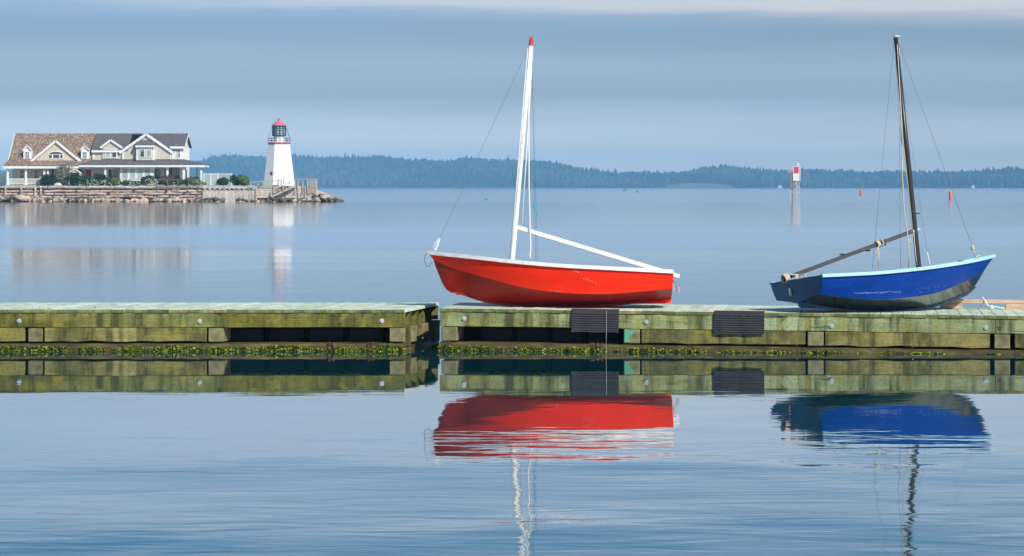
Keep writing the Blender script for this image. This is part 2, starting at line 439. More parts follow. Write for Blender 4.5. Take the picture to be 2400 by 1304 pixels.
# ------------------------------------------------------------------ haze over the bay
def haze():
    b = MB(); b.box(-3990, 3990, -300, 6480, -3, 78)
    m = bpy.data.materials.new('haze'); m.use_nodes = True
    N, L = m.node_tree.nodes, m.node_tree.links
    N.clear()
    o = N.new('ShaderNodeOutputMaterial'); v = N.new('ShaderNodeVolumePrincipled')
    v.inputs['Color'].default_value = (.21, .505, .83, 1)
    v.inputs['Density'].default_value = HAZE
    v.inputs['Anisotropy'].default_value = -.4
    L.new(v.outputs[0], o.inputs['Volume'])
    h = b.build('haze', m)
    tag(h, 'thin blue haze over the whole bay', 'haze', kind='stuff')
HAZE = 0.00022
haze()

# ------------------------------------------------------------------ floating docks
PK, FH, LH = .039, .182, .184                 # plank thickness, fascia height, lower timber height
def bolt(parent, x, y, z):
    b = MB()
    def disc(y0, y1, r, n):
        vs = []
        for yy in (y0, y1):
            for k in range(n): a = 2 * math.pi * k / n + .3; vs.append((x + r * math.cos(a), yy, z + r * math.sin(a)))
        b.add(vs, [tuple(range(n)), tuple(range(n, 2 * n))[::-1]] + [(k, n + k, n + (k + 1) % n, (k + 1) % n) for k in range(n)])
    disc(y + .002, y - .005, .030, 16); disc(y - .004, y - .020, .019, 6)
    return b.build('bolt', M['steel'], parent)

def dock(name, label, origin, rot, length0, length1, top, skew, depth, fasc, m_f, lows, blocks, openings, bolts, seed, green_block=None):
    """local frame: x along the front edge, y into the dock, z up from the water; parts butt against each other"""
    rnd = random.Random(seed)
    t = thing(name, origin, label, 'dock', rot=rot)
    zp = top - PK; zf = zp - FH; zl = zf - LH
    sx = lambda v: skew * v
    # deck planks, each with its darker sawn end
    w, gap = .139, .004
    x = length0; meshes = []
    while x < length1 - .05:
        ww = min(w, length1 - x)
        e = rnd.uniform(-.006, .006); dz = rnd.uniform(-.0025, .0025)
        y0 = -.012 + e; y1 = depth
        z0, z1 = zp + .001, top + dz
        xr = x + ww - gap
        vs = [(x + sx(y0), y0, z0), (xr + sx(y0), y0, z0), (xr + sx(y1), y1, z0), (x + sx(y1), y1, z0)]
        vs += [(a, b, z1) for a, b, _ in vs]
        b = MB()
        b.add(vs, [(0, 3, 2, 1), (4, 5, 6, 7), (1, 2, 6, 5), (2, 3, 7, 6), (3, 0, 4, 7)], 0)
        b.add(vs, [(0, 1, 5, 4)], 1)
        b.build('plank', [M['plank'], M['plank_end']], t, bevel=.003)
        x += w
    # fascia boards
    for a, c in fasc:
        b = MB(); y0 = rnd.uniform(-.001, .001)
        n = max(2, int((c - a) / .25)); vs = []
        for i in range(n + 1):
            u = a + (c - a) * i / n
            for yy, zz_ in ((y0, zf), (y0, zp), (y0 + .04, zp), (y0 + .04, zf)):
                jit = rnd.uniform(-.004, .004) if zz_ == zf else 0
                vs.append((u + sx(yy), yy + rnd.uniform(-.0012, .0012), zz_ + jit + (.001 if zz_ == zf else -.001)))
        fs = [(0, 1, 2, 3), tuple(n * 4 + k for k in (3, 2, 1, 0))]
        for i in range(n):
            for k in range(4): fs.append((i * 4 + k, (i + 1) * 4 + k, (i + 1) * 4 + (k + 1) % 4, i * 4 + (k + 1) % 4))
        b.add(vs, fs).build('fascia_board', m_f, t, bevel=.004)
    # inner joists
    for j in range(1, 6):
        v = .041 + (depth - .08) * j / 5
        b = MB(); x0, x1 = length0 + sx(v), length1 + sx(v) - .012
        b.box(x0, x1, v, v + .04, zf + .002, zp - .001); b.build('joist', m_f, t)
    # lower timbers in front
    for a, c in lows:
        n = max(2, int((c - a) / .2)); vs = []; y0 = .006
        for i in range(n + 1):
            u = a + (c - a) * i / n
            for yy, zz_ in ((y0, zl), (y0, zf - .003), (y0 + .13, zf - .003), (y0 + .13, zl)):
                jz = rnd.uniform(0, .022) if zz_ == zl else 0
                vs.append((u, yy + rnd.uniform(-.002, .002), zz_ + jz))
        fs = [(0, 1, 2, 3), tuple(n * 4 + k for k in (3, 2, 1, 0))]
        for i in range(n):
            for k in range(4): fs.append((i * 4 + k, (i + 1) * 4 + k, (i + 1) * 4 + (k + 1) % 4, i * 4 + (k + 1) % 4))
        MB().add(vs, fs).build('lower_timber', M['low'], t, bevel=.005)
    # cross timbers whose square ends show
    for i, (a, c) in enumerate(blocks):
        b = MB(); y0 = .012 + rnd.uniform(-.01, .004); y1 = depth - .02
        vs = [(a + sx(y0), y0, zl + .003), (c + sx(y0), y0, zl + .003), (c + sx(y1), y1, zl + .003), (a + sx(y1), y1, zl + .003)]
        vs += [(p, q, zf - .004) for p, q, _ in vs]
        b.add(vs, [(0, 3, 2, 1), (4, 5, 6, 7), (0, 1, 5, 4), (1, 2, 6, 5), (2, 3, 7, 6), (3, 0, 4, 7)])
        o = b.build('cross_timber', M['block'], t, bevel=.010)
        if green_block == i:
            g = MB(); g.add([(a + .012, y0 - .003, zl + .02), (a + .075, y0 - .003, zl + .02), (a + .07, y0 - .003, zl + .08), (a + .13, y0 - .003, zf - .05), (a + .16, y0 - .003, zf - .02), (a + .012, y0 - .003, zf - .02)], [(0, 1, 2, 3, 4, 5)])
            g.build('paint_patch', M['paint_green'], o)
            o['label'] = 'square timber end half covered with green paint'
    # black floats in the openings
    for a, c in openings:
        n = 4
        for i in range(n):
            x0 = a + .02 + (c - a - .04) * i / n; x1 = a + .02 + (c - a - .04) * (i + 1) / n - .06
            b = MB(); b.box(x0, x1, .34, .60, -.15, zf - .02); b.box(x1 + .012, x1 + .048, .37, .60, -.15, zf - .035)
            b.build('float_tank', M['float'], t, bevel=.02)
    # dark core added along the middle to black out see-through gaps
    x = length0 + .05
    while x < length1 - .4:
        c = min(length1 - .01 + skew * .62, x + 1.45)
        MB().box(x, c - .03, .62, depth - .35, -.2, zf - .012).build('float_tank', M['float'], t, bevel=.02)
        x = c
    # low ledge timber at the waterline
    x = length0
    while x < length1 - .01:
        c = min(length1, x + rnd.uniform(1.8, 2.6))
        b = MB(); n = 10; vs = []
        for i in range(n + 1):
            u = x + (c - .006 - x) * i / n
            for yy, zz_ in ((-.05, -.25), (-.045, zl - .014), (.16, zl - .006), (.16, -.25)):
                vs.append((u + sx(yy), yy + rnd.uniform(-.006, .006), zz_ + (rnd.uniform(-.006, .004) if zz_ > 0 else 0)))
        fs = [(0, 1, 2, 3), tuple(n * 4 + k for k in (3, 2, 1, 0))]
        for i in range(n):
            for k in range(4): fs.append((i * 4 + k, (i + 1) * 4 + k, (i + 1) * 4 + (k + 1) % 4, i * 4 + (k + 1) % 4))
        b.add(vs, fs).build('ledge_timber', M['ledge'], t)
        x = c
    for bx, bz in bolts: bolt(t, bx, -.001, bz)
    # algae fringe
    b = MB(); V, Fc = [], []
    for k in range(13000):
        u = rnd.uniform(length0, length1)
        cl = .5 + .5 * math.sin(u * 3.1 + 1.3 * math.sin(u * 1.7) + seed) * math.sin(u * 7.3 + seed)
        if rnd.random() > .16 + .84 * cl ** 1.4: continue
        z = rnd.uniform(-.01, .075) * (.6 + .5 * cl)
        s_ = rnd.uniform(.006, .013)
        c = Vector((u, -.055 - rnd.uniform(0, .022), z))
        d = Vector((rnd.uniform(-1, 1), rnd.uniform(-1, .3), rnd.uniform(-.3, 1))).normalized() * s_
        e = d.cross(Vector((rnd.uniform(-1, 1), rnd.uniform(-1, 1), rnd.uniform(-1, 1)))).normalized() * s_ * .8
        n = len(V); V += [c - d - e, c + d - e, c + d + e, c - d + e]; Fc.append((n, n + 1, n + 2, n + 3))
    o = b.add(V, Fc).build('algae', M['algae'], t); o['kind'] = 'stuff'
    return t

YL = 36.0
lx = lambda p: X(p, YL) - X(949, YL)           # left dock: local x measured from its right front corner
dock('floating_dock', 'mossy olive floating dock with an empty deck, nearest the lighthouse side', (X(949, YL), YL, 0), (0, 0, 0), -11.1, 0.0, .514, .170, 2.19,
     [(-11.1, lx(299)), (lx(299) + .004, 0.0)], M['fascia_l'],
     [(-11.1, lx(58)), (lx(104), lx(484))], [(lx(64), lx(98)), (lx(487), lx(523)), (lx(912), lx(949) - .002)], [(lx(525), lx(912))],
     [(lx(45), .374), (lx(468), .370), (lx(895), .374)], 3)
# closing timbers under the skewed end of that dock
ld = bpy.data.objects['floating_dock']
rnd = random.Random(8)
for k, (v0, v1, z0, m_) in enumerate(((.02, .30, .06, 'low'), (.33, .62, .10, 'block'), (.64, .98, .03, 'low'), (1.0, 1.30, .12, 'block'), (1.33, 1.66, .05, 'low'), (1.70, 2.12, .02, 'block'))):
    b = MB(); d0 = .012 + rnd.uniform(0, .02)
    vs = [(.17 * v + d, v, z) for z in (z0, .29) for v, d in ((v0, d0), (v1, d0), (v1, d0 - .05), (v0, d0 - .05))]
    b.add(vs, [(0, 1, 2, 3), (7, 6, 5, 4)] + [(i, 4 + i, 4 + (i + 1) % 4, (i + 1) % 4) for i in range(4)]).build('end_board', M[m_], ld)
vs = [(.17 * v + d, v, z) for z in (-.25, .055) for v, d in ((-.04, .0), (2.15, .0), (2.15, -.18), (-.04, -.18))]
MB().add(vs, [(0, 1, 2, 3), (7, 6, 5, 4)] + [(i, 4 + i, 4 + (i + 1) % 4, (i + 1) % 4) for i in range(4)]).build('end_ledge', M['ledge'], ld)
RO = Vector((X(1030, 36.16), 36.16)); RYAW = R(-6.7); TILT = R(.465)
def rx(p):
    k = (p - 1200) / F; c, s_ = math.cos(RYAW), math.sin(RYAW)
    return (k * RO.y - RO.x) / (c - k * s_)
RTOP = .523
dock('floating_dock', 'pale green floating dock carrying the red and the blue sailing dinghy', (RO.x, RO.y, 0), (0, TILT, RYAW), 0.0, 12.6, RTOP, 0.0, 2.19,
     [(0.0, rx(2032)), (rx(2032) + .003, rx(2332)), (rx(2332) + .003, 12.6)], M['fascia_r'],
     [(rx(1503), rx(1887)), (rx(1933), rx(2320)), (rx(2378), 12.6)],
     [(rx(1034), rx(1071)), (rx(1461), rx(1499)), (rx(1892), rx(1930)), (rx(2330), rx(2367))], [(rx(1115), rx(1460))],
     [(rx(1087), .40), (rx(1514), .388), (rx(1948), .37), (rx(2310), .375)], 11, green_block=1)
dockM = Matrix.Translation((RO.x, RO.y, 0)) @ Matrix.Rotation(RYAW, 4, 'Z') @ Matrix.Rotation(TILT, 4, 'Y')
def on_dock(u, v, h=0.0): return dockM @ Vector((u, v, RTOP + h))
def dock_z(x, y):
    p = dockM.inverted() @ Vector((x, y, .49)); return (dockM @ Vector((p.x, p.y, RTOP))).z

# ------------------------------------------------------------------ rubber mats over the dock edge, and small litter
def rub_mat(a, c, drop, label, seed):
    rnd = random.Random(seed)
    prof = [(.16, .008), (.08, .010), (.01, .012), (-.022, .002)]
    k = int(drop / .0135)
    for i in range(k):
        prof.append((-.026 - (.006 if i % 2 else 0), -.012 - drop * (i + 1) / k))
    n = 14; vs = []
    for j in range(n + 1):
        u = a + (c - a) * j / n
        for i, (py, pz) in enumerate(prof):
            f = i / len(prof)
            vs.append((u + (rnd.uniform(-.003, .003) if 0 < j < n else rnd.uniform(-.005, .005)), py - .006 * math.sin(j * .9 + seed) * f, RTOP + pz + (rnd.uniform(-.004, .004) if i == len(prof) - 1 else 0)))
    m = len(prof)
    fs = [(j * m + i, (j + 1) * m + i, (j + 1) * m + i + 1, j * m + i + 1) for j in range(n) for i in range(m - 1)]
    o = MB().add(vs, fs).build('rubber_mat', M['mat'])
    o.matrix_world = dockM
    s = o.modifiers.new('thick', 'SOLIDIFY'); s.thickness = .008; s.offset = 0
    return tag(o, label, 'mat', 'rubber mats hung over the dock edge')
rub_mat(rx(1340), rx(1450), .255, 'black ribbed rubber mat over the dock edge below the red dinghy', 2)
rub_mat(rx(1673), rx(1791), .255, 'black ribbed rubber mat over the dock edge between the two dinghies', 5)
b = MB(); u = rx(1421); b.tube([dockM @ Vector((u, -.045, RTOP + .002)), dockM @ Vector((u + .004, -.052, .3)), dockM @ Vector((u + .001, -.056, .0))], .0012, 5)
tag(b.build('twine', M['white_rope']), 'white twine hanging across the mat below the red dinghy', 'twine')
def weed(px, Y, label, seed, wdt=.14):
    rnd = random.Random(seed); b = MB(); c = P(px, 812, Y)
    for k in range(26):
        a = c + Vector((rnd.uniform(-wdt / 2, wdt / 2), rnd.uniform(-.02, .03), rnd.uniform(-.02, .05)))
        q = [a]
        for i in range(3): q.append(q[-1] + Vector((rnd.uniform(-.02, .02), rnd.uniform(-.012, .004), rnd.uniform(-.035, .012))))
        b.tube(q, [.005, .006, .004, .002], 5)
    tag(b.build('seaweed_clump', M['seaweed']), label, 'seaweed', 'seaweed clumps caught at the waterline')
weed(776, 35.93, 'reddish seaweed clump on the waterline of the mossy empty dock', 1, .08)
weed(1400, 35.88, 'brown seaweed clump at the waterline beneath the first rubber mat', 2)
weed(868, 35.93, 'dark seaweed strands near the corner end of the mossy empty dock', 3, .06)
rnd = random.Random(5)
b = MB()
for k in range(46):
    if k < 20: c = Vector((X(rnd.choice((80, 115, 118, 230, 300, 372)) + rnd.uniform(-8, 8), 36.5), 36.15 + rnd.uniform(0, 1.9), .518))
    else: c = on_dock(rx(2400) - rnd.uniform(-.3, 1.6), rnd.uniform(.1, .9), .004)
    s_ = rnd.uniform(.008, .022); a = rnd.uniform(0, 6)
    d = Vector((math.cos(a), math.sin(a), rnd.uniform(-.1, .6))) * s_; e = Vector((-math.sin(a), math.cos(a), rnd.uniform(0, .6))) * s_ * .6
    b.add([c - d, c - e, c + d, c + e], [(0, 1, 2, 3)])
tag(b.build('leaf_litter', M['seaweed']), 'dry brown leaf litter scattered over the deck planks', 'litter', kind='stuff')

# timber rail behind the bow of the blue dinghy
t = thing('mooring_rail', on_dock(rx(2260), 1.86), 'weathered brown timber rail lying along the dock edge beyond the blue dinghy', 'rail', rot=(0, TILT, RYAW))
L0, L1 = rx(2170) - rx(2260) + .2, rx(2368) - rx(2260) + .30
MB().box(L0, L1, -.05, .05, .075, .125).build('rail_timber', M['lumber'], t, bevel=.004)
MB().box(L1 - .27, L1 - .005, -.048, .048, .0, .073).build('rail_block', M['lumber'], t, bevel=.004)
MB().box(L0 + .02, L0 + .30, -.048, .048, .0, .073).build('rail_block', M['lumber'], t, bevel=.004)
q = lambda px, dy, h: dockM @ Vector((rx(px) + .16, 1.86 + dy, RTOP + h))
b = MB(); b.tube([q(2283, .06, .02), q(2284, .06, .10), q(2286, 0, .15), q(2292, -.07, .11), q(2298, -.09, .05), q(2308, -.10, .03), q(2318, -.11, .035), q(2340, -.12, .02)], .009, 6)
b.lathe(q(2308, -.10, .0), [(.004, 0), (.022, .01), (.026, .03), (.02, .05), (.004, .06)], 8)
tag(b.build('mooring_rope', M['white_rope']), 'short white rope knotted around the timber rail on the dock', 'rope')

# ------------------------------------------------------------------ dinghies
def pose_matrix(p): return np.array(Matrix.Rotation(p[0], 3, 'Z') @ Matrix.Rotation(p[1], 3, 'Y') @ Matrix.Rotation(p[2], 3, 'X'))
def backp(px, pose, lat):
    """boat-frame point (x, lat(x), z) that a sight line through px meets"""
    Mx = pose_matrix(pose); T0 = np.array(pose[3:6]); q = np.array([1.5, .3])
    lf = lat if callable(lat) else (lambda x: lat)
    def f(q):
        wv = Mx @ np.array([q[0], lf(q[0]), q[1]]) + T0
        return np.array([1200 + F * wv[0] / wv[1], HY + F * (EYE - wv[2]) / wv[1]]) - px
    for _ in range(24):
        r = f(q); J = np.stack([(f(q + d) - r) / 1e-5 for d in np.eye(2) * 1e-5], 1)
        q = q - np.linalg.solve(J, r) * .7
    return float(q[0]), float(lf(q[0])), float(q[1])
TT = np.array([0, .03, .1, .2, .35, .5, .65, .85, 1.])
BS = np.array([0, .07, .21, .38, .54, .615, .63, .585, .53]); BC = np.array([0, .03, .13, .265, .41, .49, .515, .485, .445])
def smooth_curve(pts):
    """cubic through points sorted by x (finite-difference tangents)"""
    pts = sorted(pts); xs = np.array([p[0] for p in pts]); ys = np.array([p[1] for p in pts])
    m = np.gradient(ys, xs)
    def f(x):
        x = np.clip(x, xs[0], xs[-1]); i = int(np.clip(np.searchsorted(xs, x) - 1, 0, len(xs) - 2)); h = xs[i + 1] - xs[i]; t = (x - xs[i]) / h
        return (2 * t ** 3 - 3 * t ** 2 + 1) * ys[i] + (t ** 3 - 2 * t ** 2 + t) * h * m[i] + (-2 * t ** 3 + 3 * t ** 2) * ys[i + 1] + (t ** 3 - t ** 2) * h * m[i + 1]
    return f

def dinghy(name, label, pose, near, L, kb, px_sheer, px_chine, px_keel, mats, rail_w, skeg, decor, scuffs):
    bsf = smooth_curve([(L * (1 - a), kb * v) for a, v in zip(TT, BS)]); bcf = smooth_curve([(L * (1 - a), kb * v) for a, v in zip(TT, BC)])
    cv = {}
    for k, pts, lat in (('s', px_sheer, lambda x: near * bsf(x)), ('c', px_chine, lambda x: near * bcf(x)), ('k', px_keel, 0.0)):
        o = [backp(np.array(p, float), pose, lat) for p in pts]
        cv[k] = [(max(0.0, a), c) for a, _, c in o]
    # clean ends
    for k in cv:
        d = {}
        for a, c in cv[k]: d[round(a, 2)] = (a, c)
        cv[k] = list(d.values())
    zs, zc, zk = (smooth_curve(cv[k]) for k in 'sck')
    xc0 = max(a for a, _ in cv['c']); bow = max(a for a, _ in cv['s'])
    n = 36
    st = [0.0] + [xc0 * (1 - (1 - i / n) ** 1.25) for i in range(1, n + 1)]
    def rows(ins=0.0, s=1):
        S, C, K = [], [], []
        for i, x in enumerate(st):
            xs = x * bow / xc0; e = 1 if i < n else 0
            S.append(Vector((xs - (ins if i == n else 0), s * max(0, bsf(xs) - ins) * e, zs(xs))))
            C.append(Vector((x - (ins if i == n else 0), s * max(0, bcf(x) - ins) * e, zc(x) + ins * .5)))
            K.append(Vector((x - (ins if i == n else 0), 0, (zk(x) if i < n else zc(x)) + ins)))
        return S, C, K
    # lowest point rests on the deck
    Mx = pose_matrix(pose); T0 = np.array(pose[3:6])
    low = 9
    S, C, K = rows()
    for p in K + C + [Vector((v.x, -v.y, v.z)) for v in C]:
        wv = Mx @ np.array(p) + T0
        low = min(low, wv[2] - dock_z(wv[0], wv[1]))
    t = thing(name, (pose[3], pose[4], pose[5] - low + .001), label, 'sailing dinghy', rot=(0, 0, 0))
    t.rotation_euler = Matrix(Mx.tolist()).to_euler()
    def panel(b, A, B_, sub=3, bulge=0.0, mi=0, flip=False):
        base = len(b.v); vs = []
        for a, c in zip(A, B_):
            for j in range(sub + 1):
                f = j / sub; p = a.lerp(c, f); p = p + Vector((0, math.copysign(bulge * 4 * f * (1 - f), (a.y + c.y)) if abs(a.y + c.y) > 1e-4 else 0, -bulge * 2 * f * (1 - f)))
                vs.append(p)
        m = sub + 1
        fs = [(i * m + j, i * m + j + 1, (i + 1) * m + j + 1, (i + 1) * m + j) for i in range(len(A) - 1) for j in range(sub)]
        if flip: fs = [f[::-1] for f in fs]
        b.add(vs, fs, mi)
    hull = MB(); bot = MB(); lin = MB()
    for s in (1, -1):
        S, C, K = rows(0, s); panel(hull, S, C, 3, .012, flip=s < 0)
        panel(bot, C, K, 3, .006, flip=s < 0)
        S2, C2, K2 = rows(.02, s); panel(lin, S2, C2, 2, flip=s > 0); panel(lin, C2, K2, 2, flip=s > 0)
    hull.build('hull', mats['hull'], t, smooth=True)
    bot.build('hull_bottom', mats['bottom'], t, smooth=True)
    lin.build('lining', mats['inside'], t, smooth=True)
    S, C, K = rows()
    tr = [Vector((0, S[0].y, S[0].z)), Vector((0, C[0].y, C[0].z)), Vector((0, 0, K[0].z)), Vector((0, -C[0].y, C[0].z)), Vector((0, -S[0].y, S[0].z))]
    MB().prism([p + Vector((-.003, 0, 0)) for p in tr], (.024, 0, 0)).build('transom', mats['transom'], t)
    # gunwale rail with a square section along both sheer lines and over the transom
    for s in (1, -1):
        S, _, _ = rows(0, s); vs = []
        hw, hh = rail_w
        for i, p in enumerate(S):
            d = Vector((0, s, 0)) if i < len(S) - 3 else Vector((.5 * (i - len(S) + 3) / 2, s, 0)).normalized()
            y_in = -.026 if i < len(S) - 1 else 0
            for o_, z_ in ((hw, -hh * .75), (hw, hh * .25), (y_in, hh * .25), (y_in, -hh * .75)): vs.append(p + d * o_ + Vector((0, 0, z_)))
        m = len(S); fs = [(0, 1, 2, 3), tuple((m - 1) * 4 + k for k in (3, 2, 1, 0))]
        for i in range(m - 1):
            for k in range(4): fs.append((i * 4 + k, i * 4 + (k + 1) % 4, (i + 1) * 4 + (k + 1) % 4, (i + 1) * 4 + k))
        MB().add(vs, fs).build('gunwale', mats['rail'], t)
    # breasthook, thwarts and bottom boards
    S, C, K = rows()
    i0 = len(S) - 7
    p = S[i0]; q_ = S[-1]
    MB().prism([(p.x, -p.y + .02, p.z - .03), (p.x, p.y - .02, p.z - .03), (q_.x - .02, 0, q_.z - .03)], (0, 0, .015)).build('breasthook', mats['rail'], t)
    for fx in (.22, .52, .66):
        x = L * fx; bb = min(bsf(x - .1), bsf(x + .1)) - .03
        bb = bb * .86
        MB().box(x - .1, x + .1, -bb, bb, zs(x) - .13, zs(x) - .105).build('thwart', mats['inside'], t)
    # skeg and keel strip
    if skeg:
        ln, dp = skeg
        pts = [(ln, zk(ln) + .005), (0.02, zk(0) + .02), (0.0, zk(0) + .02), (-.005, zk(0) - dp * .6), (.03, zk(0) - dp), (.12, zk(0) - dp - .012), (ln * .75, zk(ln * .75) - .02)]
        MB().prism([(a, -.014, c) for a, c in pts], (0, .028, 0)).build('skeg', mats['skeg'], t)
    kk = MB(); pts = [Vector((x, 0, zk(x) - .004)) for x in st[1:-6]]
    for a, c in zip(pts[:-1], pts[1:]): kk.bar(a, c, .03, .03)
    kk.build('keel_strip', mats['bottom'], t)
    for s in ((1, -1) if near > 0 else ()):
        br = MB(); pr = []
        for i, x in enumerate(st):
            if .62 < x < 2.0:
                c_ = Vector((x, s * bcf(x), zc(x))); k_ = Vector((x, 0, zk(x))); pr.append(c_.lerp(k_, .40) + Vector((0, s * .004, -.006)))
        for a, c in zip(pr[:-1], pr[1:]): br.bar(a, c, .016, .016)
        br.build('bilge_rail', mats['bottom'], t)
    bp = lambda px, py, lat=0.0: Vector(backp(np.array([px, py], float), pose, lat))
    def on_side(px, py):
        f = .5
        for _ in range(3):
            q = backp(np.array([px, py], float), pose, lambda x: near * (bsf(x) * (1 - f) + bcf(x) * f + .012 * 4 * f * (1 - f) + .003))
            f = float(np.clip((zs(q[0]) - q[2]) / max(.02, zs(q[0]) - zc(q[0])), 0, 1))
        return Vector(q)
    rs_ = random.Random(17)
    sc = MB()
    for px, py, dx, dy, wd in scuffs:
        a, c_ = (px - dx / 2, py - dy / 2), (px + dx / 2, py + dy / 2); ln = math.hypot(dx, dy); nx_, ny_ = -dy / ln * wd / 2, dx / ln * wd / 2
        sc.add([on_side(a[0] + nx_ * .3, a[1] + ny_ * .3), on_side(px + nx_, py + ny_), on_side(c_[0] + nx_ * .2, c_[1] + ny_ * .2), on_side(c_[0] - nx_ * .3, c_[1] - ny_ * .3), on_side(px - nx_, py - ny_), on_side(a[0] - nx_ * .2, a[1] - ny_ * .2)], [(0, 1, 2, 3, 4, 5)])
    sc.build('scuff_marks', mats['scuff'], t)
    decor(t, bp, dict(zs=zs, zk=zk, bsf=bsf, L=L, bow=bow, near=near))
    return t

def paint(name, c, rough=.25, coat=.5, chips=None, amt=.5, sc=(5, 5, 30), spec=.18):
    return mat(name, [(.3, tuple(x * .88 for x in c)), (.7, tuple(min(1, x * 1.06) for x in c))], (2.5, 2.5, 6), 4, rough, coat=coat, spec=spec, rand=0, dirt=(chips, amt, sc) if chips else None)
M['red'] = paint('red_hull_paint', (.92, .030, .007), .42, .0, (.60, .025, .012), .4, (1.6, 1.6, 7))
M['red_b'] = paint('shaded_red_underside', (.33, .013, .008), .40, .05, (.20, .012, .008), .5, (2, 2, 6))  # hull red darkened, with the underside shade painted into it
M['white_boat'] = mat('white_boat_paint', [(.3, (.74, .73, .70)), (.7, (.82, .82, .80))], (6, 6, 6), 4, .45, rand=.02, dirt=((.45, .40, .36), .5, (14, 14, 30)))
M['blue'] = paint('blue_hull_paint', (.0005, .037, .25), .42, .0, (.002, .06, .32), .4, (4, 4, 14))
M['blue_t'] = paint('shaded_transom_blue', (.020, .095, .195), .5, .0)  # hull blue with the shaded-side tone put into its colour
M['blue_b'] = paint('dark_bottom_paint', (.022, .040, .058), .2, .2, (.06, .06, .055), .6, (3, 3, 8), .5)
M['cyan'] = mat('pale_blue_gunwale', [(.3, (.32, .60, .68)), (.7, (.42, .69, .75))], (6, 6, 6), 3, .45, rand=.02)
M['teal_in'] = plain('teal_interior', (.10, .36, .40), .6)
M['white_in'] = plain('white_interior', (.6, .6, .57), .6)
M['black_spar'] = mat('black_spar', [(.3, (.018, .018, .018)), (.7, (.035, .034, .032))], (4, 4, 40), 3, .35, rand=0)
M['grey_spar'] = mat('grey_boom', [(.3, (.034, .033, .037)), (.7, (.06, .058, .062))], (4, 30, 30), 3, .5, rand=0)
M['red_cap'] = plain('red_cap', (.55, .03, .03), .4)

def wire(t, name, pts, r, m, sag=0.0):
    path = [Vector(p) for p in pts]
    if len(path) == 2 and sag:
        a, c = path; path = [a.lerp(c, f) + Vector((0, 0, -sag * 4 * f * (1 - f))) for f in np.linspace(0, 1, 9)]
    return MB().tube(path, r, 5).build(name, m, t, smooth=True)

def red_decor(t, bp, h):
    base = bp(1200, 612); top = bp(1244, 110); ax = (top - base).normalized()
    foot = base - ax * (base.z - h['zk'](base.x) - .04)
    mast = MB().tube([foot, base, base.lerp(top, .5), top], [.037, .036, .032, .026], 14).build('mast', M['white_boat'], t, smooth=True)
    tip = bp(1245.5, 95)
    MB().tube([top - ax * .004, tip, tip + ax * .004, tip + ax * .035], [.028, .027, .018, .016], 12).build('mast_cap', M['red_cap'], mast)
    g = bp(1212, 536); e = bp(1592, 651, -.38)
    a2 = (g - base).dot(ax)
    MB().bar(g, e, .042, .056).build('boom', M['white_boat'], t, bevel=.006)
    MB().bar(g + Vector((.05, 0, .0)), g - Vector((.02, 0, 0)), .02, .03).build('gooseneck', M['steel'], t)
    # stays and halyards
    wire(t, 'forestay', [bp(1240, 112), bp(1030, 562)], .0020, M['wire'], .01)
    b = MB().tube([bp(1030, 562), bp(1026, 574, .01), bp(1021, 589)], .012, 6).build('stay_lashing', M['white_rope'], t)
    MB().tube([bp(1030, 564), bp(1021, 570, .02), bp(1017, 580, .02), bp(1018, 590, .02)], .005, 5).build('lashing_tail', M['white_rope'], b)
    wire(t, 'painter_loop', [bp(1004, 592), bp(997, 600), bp(995, 612), bp(999, 625), bp(1005, 628), bp(1012, 618)], .006, M['wire'])
    wire(t, 'shroud', [bp(1246, 118), bp(1256, 617, .58)], .0020, M['wire'])
    wire(t, 'shroud', [bp(1246, 118), bp(1260, 612, -.58)], .0020, M['wire'])
    wire(t, 'halyard', [bp(1237, 116, .03), bp(1196, 609, .03)], .006, M['white_rope'], .0)
    wire(t, 'topping_lift', [bp(1248.5, 112), bp(1236, 330), bp(1223, 534)], .009, M['white_rope'])
    wire(t, 'halyard', [bp(1247, 130), bp(1239, 260), bp(1240, 440, .02), bp(1243, 560, .03), bp(1244, 580, .03), bp(1242, 602, .03), bp(1242.5, 610, .03)], .009, M['white_rope'])
    MB().tube([bp(1252, 472), bp(1253, 486), bp(1254, 492), bp(1259, 502), bp(1262, 511)], [.010, .014, .009, .006, .004], 6).build('blue_tie', M['blue_rope'], t)
    # fittings at the transom
    MB().tube([(-.01, -.30, h['zs'](0) - .03), (-.05, -.34, h['zs'](0) - .10), (-.075, -.36, h['zs'](0) - .16), (-.09, -.37, h['zs'](0) - .12)], .006, 6).build('sheet_rope', M['wire'], t)
    MB().box(-.10, -.075, -.39, -.365, h['zs'](0) - .17, h['zs'](0) - .10).build('block', M['steel'], t, bevel=.004)
    MB().tube([(-.012, .0, .20), (-.03, 0, .20), (-.03, 0, .12), (-.012, 0, .12)], .006, 6).build('gudgeon', M['steel'], t)

def lashing(t, c, ax, r, turns, m, rr=.008, name='lashing'):
    """rope turns around a spar at c"""
    ax = Vector(ax).normalized(); u = ax.cross(Vector((0, 1, .2))).normalized(); v = ax.cross(u)
    pts = [Vector(c) + ax * (k / 10 * rr * 1.6) + (u * math.cos(k * .6283) + v * math.sin(k * .6283)) * r for k in range(int(turns * 10) + 1)]
    return MB().tube(pts, rr, 6).build(name, m, t, smooth=True)

